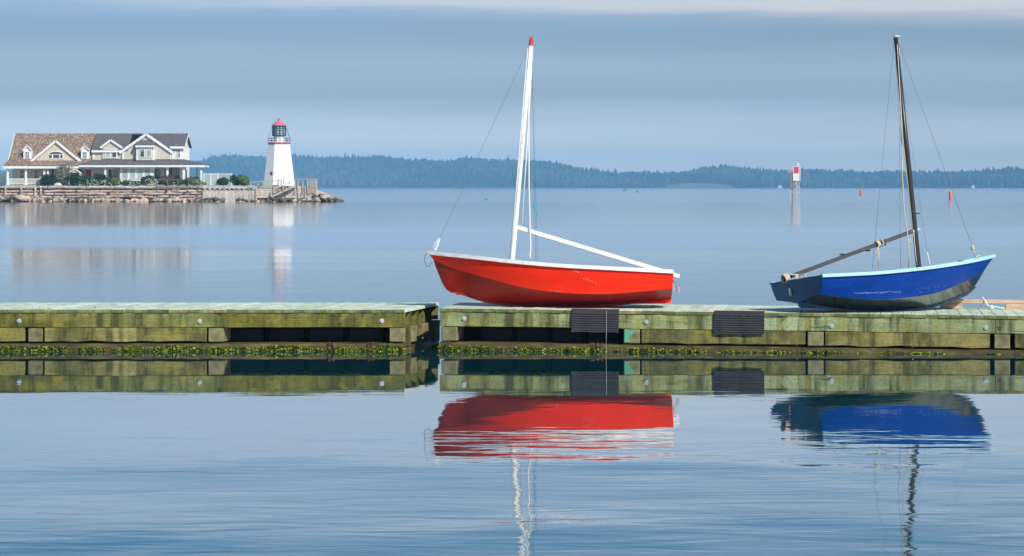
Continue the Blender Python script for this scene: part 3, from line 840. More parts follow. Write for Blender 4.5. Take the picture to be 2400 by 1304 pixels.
def blue_decor(t, bp, h):
    base = bp(2153, 630); top = bp(2099.5, 97); ax = (top - base).normalized()
    foot = base - ax * (base.z - h['zk'](base.x) - .06)
    mast = MB().tube([foot, base, base.lerp(top, .5), top], [.036, .035, .033, .026], 14).build('mast', M['black_spar'], t, smooth=True)
    MB().tube([top - ax * .01, top + ax * .02], .03, 10).build('mast_cap', M['black_spar'], mast)
    MB().tube([top + ax * .03 + Vector((-.02, 0, 0)), top + ax * .03 + Vector((.05, 0, 0)), top + ax * .032 + Vector((.085, 0, .004))], [.022, .022, .008], 8).build('masthead_fitting', M['steel'], mast)
    g = bp(2145, 545); e = bp(1832, 661, .24)
    d = (e - g).normalized()
    MB().bar(g, e, .036, .047).build('boom', M['grey_spar'], t, bevel=.006)
    MB().bar(g - d * .06, g + d * .07, .05, .022).build('gooseneck', M['steel'], t)
    for px, py, r in ((2059, 577, .042), (2066, 574, .04)):
        f = (2145 - px) / (2145 - 1832.); lashing(t, g.lerp(e, f), d, r, 3 if px < 2060 else 1.2, M['rope'], .009)
    c = g.lerp(e, .955)
    lashing(t, c, d, .055, 4, M['rope'], .010)
    b = MB()
    for k in range(3):
        b.tube([c + Vector((.02 * k, -.05, .03)), c + Vector((.05 + .02 * k, -.10, .02)), c + Vector((.04 + .01 * k, -.12, -.05)), c + Vector((-.01 + .02 * k, -.11, -.09 - .01 * k)), c + Vector((-.03, -.07, -.05))], .008, 6)
    b.build('rope_bundle', M['rope'], t)
    # cleats on booms
    for f, s in ((.55, 1), (.24, -1), (.36, -1)):
        p = g.lerp(e, f); MB().bar(p + Vector((-.03, 0, .035 * s)), p + Vector((.03, 0, .035 * s)), .02, .02).build('cleat', M['black_spar'], t)
    MB().tube([bp(2056, 584, .0), bp(2054, 600), bp(2057, 607), bp(2052, 612)], [.006, .009, .006, .004], 6).build('rope_tail', M['rope'], t)
    wire(t, 'sheet_rope', [bp(2059, 582), bp(2060, 610), bp(2059, 632)], .007, M['rope'])
    wire(t, 'forestay', [bp(2104, 100), bp(2277, 578)], .0022, M['wire'])
    lashing(t, bp(2279, 582), bp(2283, 606) - bp(2279, 582), .016, 3, M['rope'], .009, 'stay_lashing')
    wire(t, 'stay_lanyard', [bp(2278, 580), bp(2283, 596), bp(2288, 608), bp(2294, 604, .02), bp(2300, 605, .06)], .009, M['rope'])
    wire(t, 'shroud', [bp(2095, 105), bp(2044, 638, -.55)], .0022, M['wire'])
    wire(t, 'shroud', [bp(2102, 108), bp(2172, 590, .1), bp(2174, 602, .1)], .0020, M['wire'])
    wire(t, 'shroud_lanyard', [bp(2173, 596, .1), bp(2176, 610, .1), bp(2179, 622, .1), bp(2178, 628, .1)], .007, M['white_rope'])
    wire(t, 'halyard', [bp(2107, 118), bp(2111, 260), bp(2115, 420), bp(2119, 500), bp(2126, 545), bp(2129, 575), bp(2130, 633)], .008, M['rope'])
    wire(t, 'halyard', [bp(2103, 110, -.03), bp(2116, 330, -.03), bp(2141, 560, -.03)], .006, M['rope'])
    wire(t, 'halyard', [bp(2097, 104), bp(2108, 300), bp(2110, 560), bp(2111, 634)], .0024, M['wire'])
    wire(t, 'downhaul', [bp(2142, 548, -.03), bp(2143, 568, -.03), bp(2146, 600, -.03), bp(2150, 628, -.03)], .006, M['rope'])
    MB().tube([bp(2128, 569), bp(2134, 566), bp(2137, 571), bp(2131, 573)], .007, 6).build('halyard_knot', M['rope'], t)
    p = bp(2146, 506); MB().bar(p, p + Vector((.06, 0, .0)), .015, .015).build('mast_cleat', M['black_spar'], mast)
    # transom fittings
    MB().bar((-.02, .12, .10), (-.02, .12, .19), .02, .03).build('gudgeon', M['steel'], t)
    MB().tube([(0.05, .02, h['zs'](0) + .01), (.07, -.02, h['zs'](0) + .05), (.09, -.08, h['zs'](0) + .05), (.08, -.11, h['zs'](0) + .01)], .008, 6).build('rope_tail', M['rope'], t)

M['red_scuff'] = plain('scuffed_red', (.95, .22, .16), .6); M['blue_scuff'] = plain('scuffed_blue', (.14, .19, .46), .6)
# worn strokes of faded lettering and rub marks
RED_SCUFF = [(1345, 636, 4, 5, 2), (1350, 638, 3, 4, 2.4), (1354, 641, 5, 3, 2.2), (1358, 642, 3, 1, 1.2), (1367, 656, 1, 6, 1.2), (1370, 657, 3, 5, 1.2), (1374, 657, 1, 6, 1.2), (1379, 658, 3, 6, 1.3), (1383, 661, 3, 4, 1.2),
             (1387, 663, 4, 2, 1.2), (1390, 664, 1, 5, 1.0), (1396, 666, 3, 5, 1.4), (1399, 669, 2, 4, 1.2), (1404, 667, 2, 2, 1.0), (1306, 685, 9, 1.5, 1.2), (1318, 686.5, 7, 1, 1.0), (1341, 689, 3, .6, .9)]
_r = random.Random(4)
BLUE_SCUFF = [(2005 + 105 * f + _r.uniform(-2, 2), 692.5 - 3 * f + _r.uniform(-1.6, 1.6), _r.uniform(6, 14), _r.uniform(-.8, .2), _r.uniform(.8, 2.0)) for f in [i / 26 for i in range(27)]]
BLUE_SCUFF += [(2150 + 60 * f + _r.uniform(-5, 5), 689 - 12 * f + _r.uniform(-7, 6), _r.uniform(2, 5), _r.uniform(-2, 2), _r.uniform(.4, .9)) for f in [i / 24 for i in range(25)]]
red_pose = (R(176.9), R(-4.6), R(8.0), X(1573, 36.80), 36.80, Z(704, 36.80))
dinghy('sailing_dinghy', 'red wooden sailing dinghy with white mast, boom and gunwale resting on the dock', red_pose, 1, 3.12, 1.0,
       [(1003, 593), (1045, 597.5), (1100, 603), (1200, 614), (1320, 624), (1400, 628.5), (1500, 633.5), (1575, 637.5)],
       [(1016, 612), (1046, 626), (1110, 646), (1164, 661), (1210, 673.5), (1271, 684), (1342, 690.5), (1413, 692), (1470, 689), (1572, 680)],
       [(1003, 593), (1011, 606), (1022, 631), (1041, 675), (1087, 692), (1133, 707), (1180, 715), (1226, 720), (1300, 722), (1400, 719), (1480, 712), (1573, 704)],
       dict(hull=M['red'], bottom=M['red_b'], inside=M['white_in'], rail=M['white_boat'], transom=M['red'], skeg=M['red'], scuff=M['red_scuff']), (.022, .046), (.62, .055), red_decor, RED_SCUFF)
blue_pose = (.5067, -.069, -.1158, 3.5152, 35.80, .5837)
dinghy('sailing_dinghy', 'blue wooden sailing dinghy with black mast, grey boom and pale blue gunwale', blue_pose, -1, 3.083, 1.059,
       [(1925, 650), (1990, 647), (2060, 643), (2115, 638), (2153, 634), (2221, 625), (2285, 614), (2330, 603)],
       [(1925, 694.6), (1974, 701.6), (2044, 706.5), (2115, 704), (2197, 691), (2253, 669), (2301, 643), (2326, 612)],
       [(2330, 603), (2326, 609), (2306, 640), (2292, 666), (2274, 687), (2237, 706), (2197, 720), (2129, 731), (2060, 734.5), (1990, 732), (1930, 724), (1872, 714)],
       dict(hull=M['blue'], bottom=M['blue_b'], inside=M['teal_in'], rail=M['cyan'], transom=M['blue_t'], skeg=M['blue_t'], scuff=M['blue_scuff']), (.022, .040), (.55, .07), blue_decor, BLUE_SCUFF)

# ------------------------------------------------------------------ the point with the house and the lighthouse
M['lawn'] = mat('lawn', [(.3, (.10, .16, .03)), (.7, (.22, .27, .06))], (.8, .8, .8), 4, .95, 'World', rand=0)
M['log'] = mat('crib_log', [(.3, (.32, .23, .165)), (.5, (.53, .41, .31)), (.7, (.68, .57, .46))], (.7, 3, 6), 5, .9, 'World', bump=.03, bscale=(1.5, 6, 9), rand=.22, hue=.015, dirt=((.10, .06, .05), .8, (1.2, 1.2, 3)))
M['log_grey'] = mat('grey_cap_log', [(.3, (.34, .30, .27)), (.5, (.50, .45, .41)), (.7, (.62, .57, .53))], (.7, 3, 6), 5, .9, 'World', bump=.03, bscale=(1.5, 6, 9), rand=.18, dirt=((.12, .09, .08), .8, (1.5, 1.5, 4)))
M['crib_dark'] = mat('crib_fill', [(.3, (.03, .022, .018)), (.7, (.16, .11, .08))], (1.5, 1.5, 2.5), 5, .95, 'World', rand=0)
M['pile'] = mat('weathered_pile_plank', [(.3, (.42, .36, .31)), (.5, (.60, .54, .48)), (.7, (.70, .65, .59))], (3, 3, .8), 5, .9, 'World', bump=.02, rand=.14, dirt=((.20, .09, .045), .8, (3, 3, .7)))
M['rock'] = mat('pink_brown_boulder', [(.3, (.29, .21, .15)), (.5, (.48, .375, .28)), (.7, (.62, .52, .41))], (1.4, 1.4, 1.4), 6, .92, bump=.05, bscale=(3, 3, 3), rand=.25, hue=.01)
M['rock_dark'] = mat('weedy_boulder', [(.3, (.055, .045, .03)), (.5, (.12, .10, .065)), (.7, (.24, .20, .14))], (1.6, 1.6, 1.6), 6, .9, bump=.05, bscale=(3, 3, 3), rand=.25)
M['tan'] = mat('tan_siding', [(.3, (.55, .475, .37)), (.7, (.61, .53, .42))], (.3, .3, 12), 3, .8, 'World', rand=0)
M['tan_grey'] = mat('grey_tan_siding', [(.3, (.50, .46, .385)), (.7, (.55, .51, .43))], (.3, .3, 12), 3, .8, 'World', rand=0)
M['trim'] = plain('white_trim', (.78, .78, .75), .5, rand=.02)
M['roof_brown'] = mat('brown_shingles', [(.36, (.14, .085, .056)), (.52, (.20, .122, .082)), (.585, (.28, .19, .13)), (.63, (.60, .49, .36))], (6.5, 6.5, 6.5), 1, .9, 'World', rand=.02)
M['roof_grey'] = mat('grey_shingles', [(.3, (.075, .065, .068)), (.5, (.125, .11, .112)), (.7, (.20, .175, .17))], (4, 4, 7), 3, .9, 'World', rand=.05)
M['glass'] = plain('window_glass', (.03, .045, .055), .06, spec=.8, rand=.2)
M['blind'] = plain('window_with_blind', (.36, .43, .41), .25, rand=.12)
M['door_red'] = plain('dark_red_door', (.22, .02, .03), .5)
M['leaf'] = mat('shrub_leaf', [(.3, (.012, .032, .006)), (.7, (.04, .08, .014))], (2, 2, 2), 3, .8, spec=.15, rand=.25, hue=.02)
M['leaf_y'] = mat('bright_shrub_leaf', [(.3, (.06, .12, .012)), (.7, (.14, .22, .03))], (2, 2, 2), 3, .7, rand=.15)
M['leaf_g'] = mat('silvery_leaf', [(.3, (.12, .15, .09)), (.7, (.28, .31, .21))], (2, 2, 2), 3, .7, rand=.1)
M['leaf_p'] = mat('reddish_leaf', [(.3, (.06, .035, .03)), (.7, (.17, .085, .085))], (2, 2, 2), 3, .7, rand=.1)
M['flower'] = plain('white_flower', (.80, .80, .68), .7)
M['bark'] = plain('bark', (.09, .06, .04), .9)
M['wood_rail'] = mat('grey_wood_rail', [(.3, (.36, .30, .24)), (.7, (.55, .47, .39))], (3, 3, 3), 4, .85, 'World', rand=.1)
M['iron'] = plain('rusty_pipe', (.20, .17, .15), .6)
M['tower_white'] = mat('tower_white', [(.3, (.78, .78, .77)), (.7, (.84, .84, .83))], (.6, .6, .6), 3, .6, 'World', rand=0)
M['band_red'] = plain('red_band', (.62, .06, .07), .5)
M['roof_pink'] = plain('faded_red_dome', (.70, .17, .22), .5)
M['dark_iron'] = plain('dark_green_iron', (.015, .04, .05), .5)
M['lantern_glass'] = plain('lantern_glass', (.42, .56, .62), .1, spec=.8)

YW = 387.0                                    # line of the crib wall
GZ = 2.15                                     # level of the point
# ground of the point
x0, x1 = X(-260, YW), X(722, YW)
g = MB(); poly = [(x0, YW + .35), (X(600, YW), YW + .35), (x1, YW + 1.2), (x1 + .3, YW + 8), (x1 - 4, YW + 16), (x0, YW + 30)]
g.prism([(a, c, -1.5) for a, c in poly], (0, 0, GZ + 1.5))
g.add([(X(725, YW), YW - .4, -.6), (X(725, YW), YW + 8, -.6), (X(795, YW), YW + 3, -.6), (X(728, YW), YW + .6, 1.55), (X(728, YW), YW + 7, 1.55), (X(786, YW), YW + 2.5, .05)], [(0, 2, 5, 3), (2, 1, 4, 5), (3, 5, 4), (0, 3, 4, 1)], 1)
tag(g.build('island_ground', [M['lawn'], M['rock_dark']]), kind='structure')

# crib wall of stacked logs
rnd = random.Random(21)
t = thing('crib_wall', (X(240, YW), YW, 0), 'long log crib seawall of stacked weathered timbers below the house', 'seawall')
MB().box(X(-250, YW), X(474, YW), YW + .12, YW + .34, -.6, GZ - .05).build('rubble_fill', M['crib_dark'], t, world=True)
courses = [(436.0, 443.0, 'log_grey', .0), (445.5, 451.5, 'log', -.06), (452, 457.5, 'log', -.10), (458.3, 464, 'log', -.16), (464.6, 471, 'log', -.24)]
for ci, (ya, yb, mm, dy) in enumerate(courses):
    p = -250.0
    while p < 472:
        q_ = min(474.0, p + rnd.uniform(48, 110))
        if not (ci >= 3 and rnd.random() < .25) or p < 0:
            za, zb = Z(yb, YW), Z(ya, YW); zc = (za + zb) / 2 + rnd.uniform(-.02, .02); r = (zb - za) / 2 * rnd.uniform(.9, 1.0)
            b = MB(); n = 6; path = []
            for i in range(n): path.append((X(p + 1 + (q_ - p - 2) * i / (n - 1), YW), YW + dy + rnd.uniform(-.03, .03), zc + rnd.uniform(-.05, .05)))
            b.tube(path, [r * rnd.uniform(.88, 1.05) for _ in range(n)], 7).build('log', M[mm], t, world=True)
        p = q_
for k in range(60):
    p = -120 + k * 10.0 + rnd.uniform(-5, 5); ya = rnd.choice((449, 454.5, 461, 460, 467))
    c = P(p, ya, YW - .2); b = MB()
    r = rnd.uniform(.09, .22)
    b.tube([c + Vector((0, .5, 0)), c + Vector((rnd.uniform(-.04, .04), -.10, 0))], r, 7).build('dark_tie_end', M['crib_dark'], t, world=True)  # cross-log ends coloured dark to stand for shadowed holes
for p in (13, 50, 83, 96):
    b = MB(); b.bar(P(p, 437, YW - .33), P(p, 460, YW - .40), .24, .2).build('brace_post', M['log'], t, world=True)

# plank faced section
t = thing('plank_seawall', (X(538, YW), YW, 0), 'seawall faced with pale vertical planks between log crib and lighthouse stairs', 'seawall')
MB().box(X(475, YW), X(600, YW), YW + .1, YW + .33, -.6, GZ - .06).build('backing', M['crib_dark'], t, world=True)
p = 475.0
while p < 598:
    q_ = min(600, p + rnd.uniform(6.5, 9)); 
    MB().box(X(p, YW), X(q_, YW) - .02, YW - .02 + rnd.uniform(-.03, .02), YW + .095, -.5, Z(446 + rnd.uniform(-.6, .6), YW)).build('wall_plank', M['pile'], t, world=True)
    p = q_
MB().box(X(474, YW), X(601, YW), YW - .16, YW + .3, Z(442.0, YW), Z(435.5, YW)).build('cap_beam', M['log_grey'], t, world=True)
for k in range(11):
    p = 478 + k * 11.4; MB().box(X(p, YW), X(p + 5.5, YW), YW - .14, YW + .09, Z(445.6, YW), Z(442.4, YW)).build('cap_chock', M['log_grey'], t, world=True)

# lighthouse crib
t = thing('timber_crib', (X(670, YW), YW, 0), 'low timber crib base carrying the white lighthouse', 'seawall')
MB().box(X(601, YW), X(741, YW), YW + .15, YW + 1.1, -.6, GZ - .05).build('fill', M['crib_dark'], t, world=True)
for ci in range(5):
    ya = 437 + ci * 5.6; b_end = 742
    p = 601.0
    while p < 740:
        q_ = min(742, p + rnd.uniform(40, 75))
        MB().box(X(p, YW), X(q_, YW) - .03, YW - .05 + rnd.uniform(-.04, .03), YW + .14, Z(ya + 5.2, YW), Z(ya, YW)).build('crib_timber', M['pile' if ci else 'log_grey'], t, world=True, bevel=.03)
        p = q_
for p in (601, 642, 671, 700, 716, 741):
    MB().box(X(p, YW) - .1, X(p, YW) + .1, YW - .22, YW - .09, -.3, Z(437, YW)).build('crib_post', M['wood_rail'], t, world=True)

# boulders
def rock_mesh(seed, m):
    r = random.Random(seed); import bmesh
    bm = bmesh.new(); bmesh.ops.create_icosphere(bm, subdivisions=2, radius=1.0)
    cuts = [(Vector((r.uniform(-1, 1), r.uniform(-1, 1), r.uniform(-1, 1))).normalized(), r.uniform(.55, .85)) for _ in range(9)]
    for v in bm.verts:
        for nrm, d in cuts:
            e = v.co.dot(nrm) - d
            if e > 0: v.co -= nrm * e
        v.co *= r.uniform(.95, 1.05)
    me = bpy.data.meshes.new('boulder'); bm.to_mesh(me); bm.free(); me.materials.append(m); return me
RM = [rock_mesh(i, M['rock']) for i in range(8)]; RD = [rock_mesh(40 + i, M['rock_dark']) for i in range(8)]
def boulder(x, y, z, s, dark, label, group):
    o = link('boulder', rnd.choice(RD if dark else RM)); o.location = (x, y, z)
    o.scale = (s * rnd.uniform(.9, 1.5), s * rnd.uniform(.8, 1.1), s * rnd.uniform(.6, .85)); o.rotation_euler = (rnd.uniform(-.4, .4), rnd.uniform(-.4, .4), rnd.uniform(0, 6.28))
    tag(o, label, 'boulder', group)
for k in range(78):
    p = -110 + (584) * k / 78 + rnd.uniform(-4, 4); big = p < 100
    boulder(X(p, YW - 1), YW - .75 - rnd.uniform(0, .9), Z(470.5, YW) + rnd.uniform(-.1, .35 if big else .12), rnd.uniform(.30, .72) if big else rnd.uniform(.2, .55), rnd.random() < .25,
            'brown boulder at the foot of the log crib seawall', 'boulders under the log crib')
for k in range(14):
    p = rnd.choice((485, 495, 505, 512, 518, 560, 566, 572)) + rnd.uniform(-5, 5)
    boulder(X(p, YW - 1), YW - .6 - rnd.uniform(0, .6), Z(470, YW) + rnd.uniform(-.1, .25), rnd.uniform(.25, .5), True, 'dark weedy boulder against the pale vertical planks', 'boulders under the plank seawall')
for k in range(74):
    p = rnd.uniform(590, 748); boulder(X(p, YW - 1), YW - .5 - rnd.uniform(0, 1.7), .0 + rnd.uniform(-.1, .42), rnd.uniform(.2, .46), rnd.random() < .75, 'dark boulder in the rock band below the lighthouse crib', 'boulders below the lighthouse crib')
for k in range(190):
    f = rnd.random() ** .8; p = 734 + 65 * f
    top = (1 - f) ** 1.0 * 1.75
    yy = YW - 1.5 + rnd.uniform(0, 7) * (1 - f * .6)
    z = rnd.uniform(-.1, 1) * top if k % 2 else top * .9 - abs(yy - YW - 1) * .12
    boulder(X(p, yy), yy, max(-.1, z), rnd.uniform(.24, .5), z < .45, 'boulder in the riprap heap sloping into the bay beyond the lighthouse', 'boulders at the tip of the point')

# ------------------------------------------------------------------ house parts
def window(par, p0, p1, y0, y1, Y, cols=1, rows=1, split=None, m='glass', fr=1.2, arch=False):
    """window in photo rows/columns on the wall plane Y; frame proud, panes behind muntins"""
    xa, xb, zb, za = X(p0, Y), X(p1, Y), Z(y0, Y), Z(y1, Y)
    f = fr * Y / F
    o = MB()
    o.box(xa - f, xa, Y - .07, Y - .002, za - f, zb + f); o.box(xb, xb + f, Y - .07, Y - .002, za - f, zb + f)
    o.box(xa, xb, Y - .07, Y - .002, zb, zb + f); o.box(xa, xb, Y - .09, Y - .002, za - f, za)
    w_ = o.build('window', M['trim'], par, world=True)
    cw = (xb - xa) / cols; rh = (zb - za) / rows
    for i in range(cols):
        for j in range(rows):
            mm = m if not split else split[(i + j * cols) % len(split)]
            MB().box(xa + cw * i + .015, xa + cw * (i + 1) - .015, Y - .030, Y - .004, za + rh * j + .015, za + rh * (j + 1) - .015).build('pane', M[mm], w_, world=True)
    b = MB()
    for i in range(1, cols): b.box(xa + cw * i - .04, xa + cw * i + .04, Y - .06, Y - .003, za, zb)
    for j in range(1, rows): b.box(xa, xb, Y - .055, Y - .0035, za + rh * j - .03, za + rh * j + .03)
    if b.v: b.build('muntin', M['trim'], w_, world=True)
    return w_

def slab(par, name, pts, m, th=.14):
    """roof slab: polygon (world points, seen from outside) thickened downwards"""
    return MB().prism([Vector(p) - Vector((0, 0, th)) for p in pts], (0, 0, th)).build(name, m, par, world=True)

def gable(par, pk, bl, br, Y0, Y1, wall_to, m_wall, m_roof, over=.25, trim_w=.22):
    """front gable: peak, left and right base as photo points on plane Y0; its roof runs back to Y1"""
    a, l, r = P(*pk, Y0), P(*bl, Y0), P(*br, Y0)
    zb = Z(wall_to, Y0)
    wall = [a - Vector((0, 0, .12)), l + Vector((.12, 0, -.02)), Vector((l.x + .12, Y0, min(zb, l.z - .03))), Vector((r.x - .12, Y0, min(zb, r.z - .03))), r + Vector((-.12, 0, -.02))]
    MB().prism(wall, (0, Y1 - Y0 - .2, 0)).build('gable_wall', m_wall, par, world=True)
    fo = Vector((0, -over, 0)); bk = Vector((0, Y1 - Y0, 0))
    for s in (l, r):
        d = (s - a).normalized() * .15
        slab(par, 'gable_roof', [a + fo, a + bk, s + d + bk, s + d + fo] if s is r else [a + fo, s + d + fo, s + d + bk, a + bk], m_roof, .10)
        n = Vector((0, 0, -.03))
        MB().bar(a + fo * 1.15 + n - Vector((0, 0, trim_w / 2)), s + d + fo * 1.15 + n - Vector((0, 0, trim_w / 2)), .07, trim_w, up=(0, 0, 1)).build('rake_trim', M['trim'], par, world=True)

def column(par, p, Y, z0, z1, w=.26, name='column'):
    b = MB(); x = X(p, Y)
    b.box(x - w / 2, x + w / 2, Y - w / 2, Y + w / 2, z0, z1 - .02)
    b.box(x - w * .65, x + w * .65, Y - w * .65, Y + w * .65, z0 - .01, z0 + .16); b.box(x - w * .62, x + w * .62, Y - w * .62, Y + w * .62, z1 - .17, z1 - .01)
    return b.build(name, M['trim'], par, world=True)

YE, YP, YF, YRG, YB = 391.2, 391.8, 394.0, 398.5, 405.6
ZR = Z(313, YRG)
XL, XM, XR = X(36, YRG), -56.75, -44.5
# --- brown roofed cottage
c = thing('cottage', ((XL + XM) / 2, YF, GZ), 'tan cottage with speckled brown roof, front gable and white porch railing', 'house')
MB().box(XL + .35, XM - .01, YF, YB - .6, GZ - .1, Z(375, 393.3) - .12).build('wall', M['tan'], c, world=True)
MB().prism([(XL + .35, YF, Z(375, 393.3) - .15), (XL + .35, YB - .6, Z(375, 393.3) - .15), (XL + .35, YRG, ZR - .2)], (.2, 0, 0)).build('end_gable_wall', M['tan'], c, world=True)
zb_, ze_ = Z(375, 393.3), Z(388, YE)
slab(c, 'roof', [(XL, 393.3, zb_), (XM, 393.3, zb_), (XM, YRG, ZR), (XL, YRG, ZR)], M['roof_brown'])
slab(c, 'roof', [(XL, YRG, ZR), (XM, YRG, ZR), (XM, YB, zb_ - .8), (XL, YB, zb_ - .8)], M['roof_brown'])
slab(c, 'porch_roof', [(XL - .42, YE, ze_), (X(184, YE), YE, ze_), (XM, 393.32, zb_ - .01), (XL, 393.32, zb_ - .01)], M['roof_brown'], .10)
MB().bar((XL - .05, 393.2, zb_ - .10), (XL - .05, YRG, ZR - .12), .08, .26).build('rake_trim', M['trim'], c, world=True)
MB().box(XL - .40, X(184, YE), YE + .02, YE + .30, ze_ - .42, ze_ - .11).build('porch_beam', M['trim'], c, world=True)
MB().box(XL - .3, XM, YE + .31, YF - .01, ze_ - .40, ze_ - .30).build('porch_ceiling', M['trim'], c, world=True)
MB().box(XL - .2, XM, YE + .1, YF - .01, GZ - .05, GZ + .12).build('porch_floor', M['wood_rail'], c, world=True)
zc1 = ze_ - .42
for p in (18.5, 61, 104, 112.5): column(c, p, YP, GZ + .13, zc1)
for a, d in ((20, 59), (63, 93)):
    b = MB(); za, zb2 = Z(432, YP), Z(419, YP)
    b.box(X(a, YP), X(d, YP), YP - .04, YP + .04, zb2 - .08, zb2); b.box(X(a, YP), X(d, YP), YP - .04, YP + .04, za, za + .07)
    for k in range(int((d - a) / 2.0)): xx = X(a + 1.2 + k * 2.0, YP); b.box(xx - .025, xx + .025, YP - .025, YP + .025, za + .07, zb2 - .08)
    b.build('porch_railing', M['trim'], c, world=True)
window(c, 46.5, 56, 399, 418, YF, 1, 2); window(c, 79.5, 89, 399, 418, YF, 1, 2)
window(c, 119, 136, 397, 430, YF, 2, 1)  # dark glass added for the deep shade of the arched opening
MB().box(X(93.5, YE), X(103, YE), YE - .3, YE + .1, GZ - .1, Z(414, YE)).build('lattice_screen', M['wood_rail'], c, world=True)
for p0, p1 in ((184.5, 191), (200.5, 214.5)):
    d = MB().box(X(p0, YF), X(p1, YF), YF - .05, YF - .003, GZ, Z(397.5, YF)).build('door', M['door_red'], c, world=True)
    MB().box(X(p0 - 1.6, YF), X(p0, YF) - .005, YF - .08, YF - .004, GZ, Z(396, YF)).box(X(p1, YF) + .005, X(p1 + 1.6, YF), YF - .08, YF - .004, GZ, Z(396, YF)).box(X(p0, YF), X(p1, YF), YF - .08, YF - .004, Z(397.3, YF), Z(396, YF)).build('door_frame', M['trim'], d, world=True)
# entry gable over the path
gable(c, (176, 394), (160, 404), (190, 404), YP - .35, YF - .1, 405, M['tan'], M['roof_grey'], .1, .16)
for p in (163, 188): column(c, p, YP - .3, GZ, Z(404, YP) - .05, .2)
# big front gable with its fan window
gable(c, (131, 328), (73, 376), (190, 376), 393.15, 397.3, 376, M['tan'], M['roof_brown'], .22, .3)
YG = 393.15
w_ = window(c, 115.5, 122, 363, 371, YG - .01, 1, 1); window(c, 124.5, 139, 363, 371, YG - .01, 1, 1); window(c, 141.5, 147, 363, 371, YG - .01, 1, 1)
arc = [P(131.3 + 16.5 * math.cos(a), 361.5 - 5.0 * math.sin(a), YG) for a in np.linspace(0, math.pi, 11)]
MB().prism([p + Vector((0, -.05, 0)) for p in arc], (0, .045, 0)).build('fan_pane', M['glass'], w_, world=True)
arc2 = [P(131.3 + 19.0 * math.cos(a), 361.8 - 7.6 * math.sin(a), YG) for a in np.linspace(0, math.pi, 13)]
fr = MB(); ring = [p + Vector((0, -.06, 0)) for p in arc2]; inn = [P(131.3 + 16.8 * math.cos(a), 361.5 - 5.2 * math.sin(a), YG) + Vector((0, -.06, 0)) for a in np.linspace(0, math.pi, 13)]
for k in range(12): fr.prism([ring[k], ring[k + 1], inn[k + 1], inn[k]], (0, .05, 0))
fr.build('arch_trim', M['trim'], w_, world=True)
for p0, p1, yk in ((55, 74, 340), (190, 209, 340.5)):
    pm = (p0 + p1) / 2 - .5; Yd = 393.5
    b = MB(); b.prism([P(p0, 376, Yd), P(p1, 376, Yd), P(p1, 349, Yd), P(pm, yk + 2, Yd), P(p0, 349, Yd)], (0, 3.0, 0)).build('dormer_wall', M['trim'], c, world=True)
    a = P(pm, yk, Yd)
    for q in (P(p0 - 1.5, 350, Yd), P(p1 + 1.5, 350, Yd)):
        fo = Vector((0, -.15, 0)); bk = Vector((0, 3.2, 0))
        slab(c, 'dormer_roof', [a + fo, q + fo, q + bk, a + bk] if q.x < a.x else [a + fo, a + bk, q + bk, q + fo], M['roof_brown'], .08)
        MB().bar(a + fo * 1.2 - Vector((0, 0, .12)), q + fo * 1.2 - Vector((0, 0, .12)), .06, .16).build('dormer_trim', M['trim'], c, world=True)
    window(c, pm - 4, pm + 4, 357, 370.5, Yd - .005, 2, 2, fr=.9)
MB().tube([(X(192, YRG), YRG, ZR - .1), (X(192, YRG), YRG, ZR + .18)], .06, 8).build('vent_pipe', M['trim'], c, world=True)

# --- grey roofed house
h = thing('house', ((XM + XR) / 2, YF, GZ), 'grey roofed two-storey house with white trim, bay window and wraparound porch', 'house')
YU = 394.0
z2 = Z(374, YU)
MB().box(XM + .01, XR, YU + .02, 402.6, GZ - .1, z2 - .1).build('ground_floor_wall', M['tan_grey'], h, world=True)
MB().box(XM + .05, X(287, YU), YU, 402.4, z2 - .09, Z(353.5, YU)).build('upper_wall', M['tan_grey'], h, world=True)
MB().box(X(400, YU + .5), XR, YU + .5, 402.6, z2 - .08, Z(344.5, YU + .5)).build('upper_wall', M['trim'], h, world=True)
MB().prism([(XR - .01, YU + .5, Z(345, YU)), (XR - .01, 402.6, Z(345, YU)), (XR - .01, YRG, ZR - .22)], (-.2, 0, 0)).build('end_gable_wall', M['trim'], h, world=True)
zA, zB = Z(352, 393.7), Z(343, 394.1)
slab(h, 'roof', [(XM + .005, 393.7, zA), (X(300, YU), 393.7, zA), (X(300, YU), YRG, ZR), (XM + .005, YRG, ZR)], M['roof_grey'])
slab(h, 'roof', [(X(372, YU), 394.1, zB), (XR + .3, 394.1, zB), (XR + .3, YRG, ZR), (X(330, YU), YRG, ZR)], M['roof_grey'])
slab(h, 'roof', [(XM + .005, YRG, ZR), (XR + .3, YRG, ZR), (XR + .3, 403.2, zB), (XM + .005, 403.2, zB)], M['roof_grey'])
MB().box(XM + .02, X(284, YU), 393.62, 393.69, zA - .32, zA - .04).build('eave_trim', M['trim'], h, world=True)
MB().box(X(398, YU), XR + .3, 394.02, 394.09, zB - .32, zB - .04).build('eave_trim', M['trim'], h, world=True)
for y_ in (394.1, 403.2): MB().bar((XR + .34, y_, zB - .15), (XR + .34, YRG, ZR - .15), .07, .28).build('rake_trim', M['trim'], h, world=True)
MB().box(X(218.5, YU), X(221, YU), YU - .05, YU - .004, z2, zA - .33).build('corner_board', M['trim'], h, world=True)
for k in range(8):
    y_ = YU + .9 + k * 1.0; b = MB(); b.box(XR + .004, XR + .05, y_ - .09, y_ + .09, z2 - .05, Z(345, YU)).build('batten', M['trim'], h, world=True)
    b = MB(); b.box(XR + .004, XR + .05, y_ - .09, y_ + .09, GZ, z2 - .95).build('batten', M['trim'], h, world=True)
for k in range(3):
    MB().box(X(404.5 + k * 2.6, YU), X(405.5 + k * 2.6, YU), YU + .45, YU + .497, z2, zB - .33).build('batten', M['trim'], h, world=True)
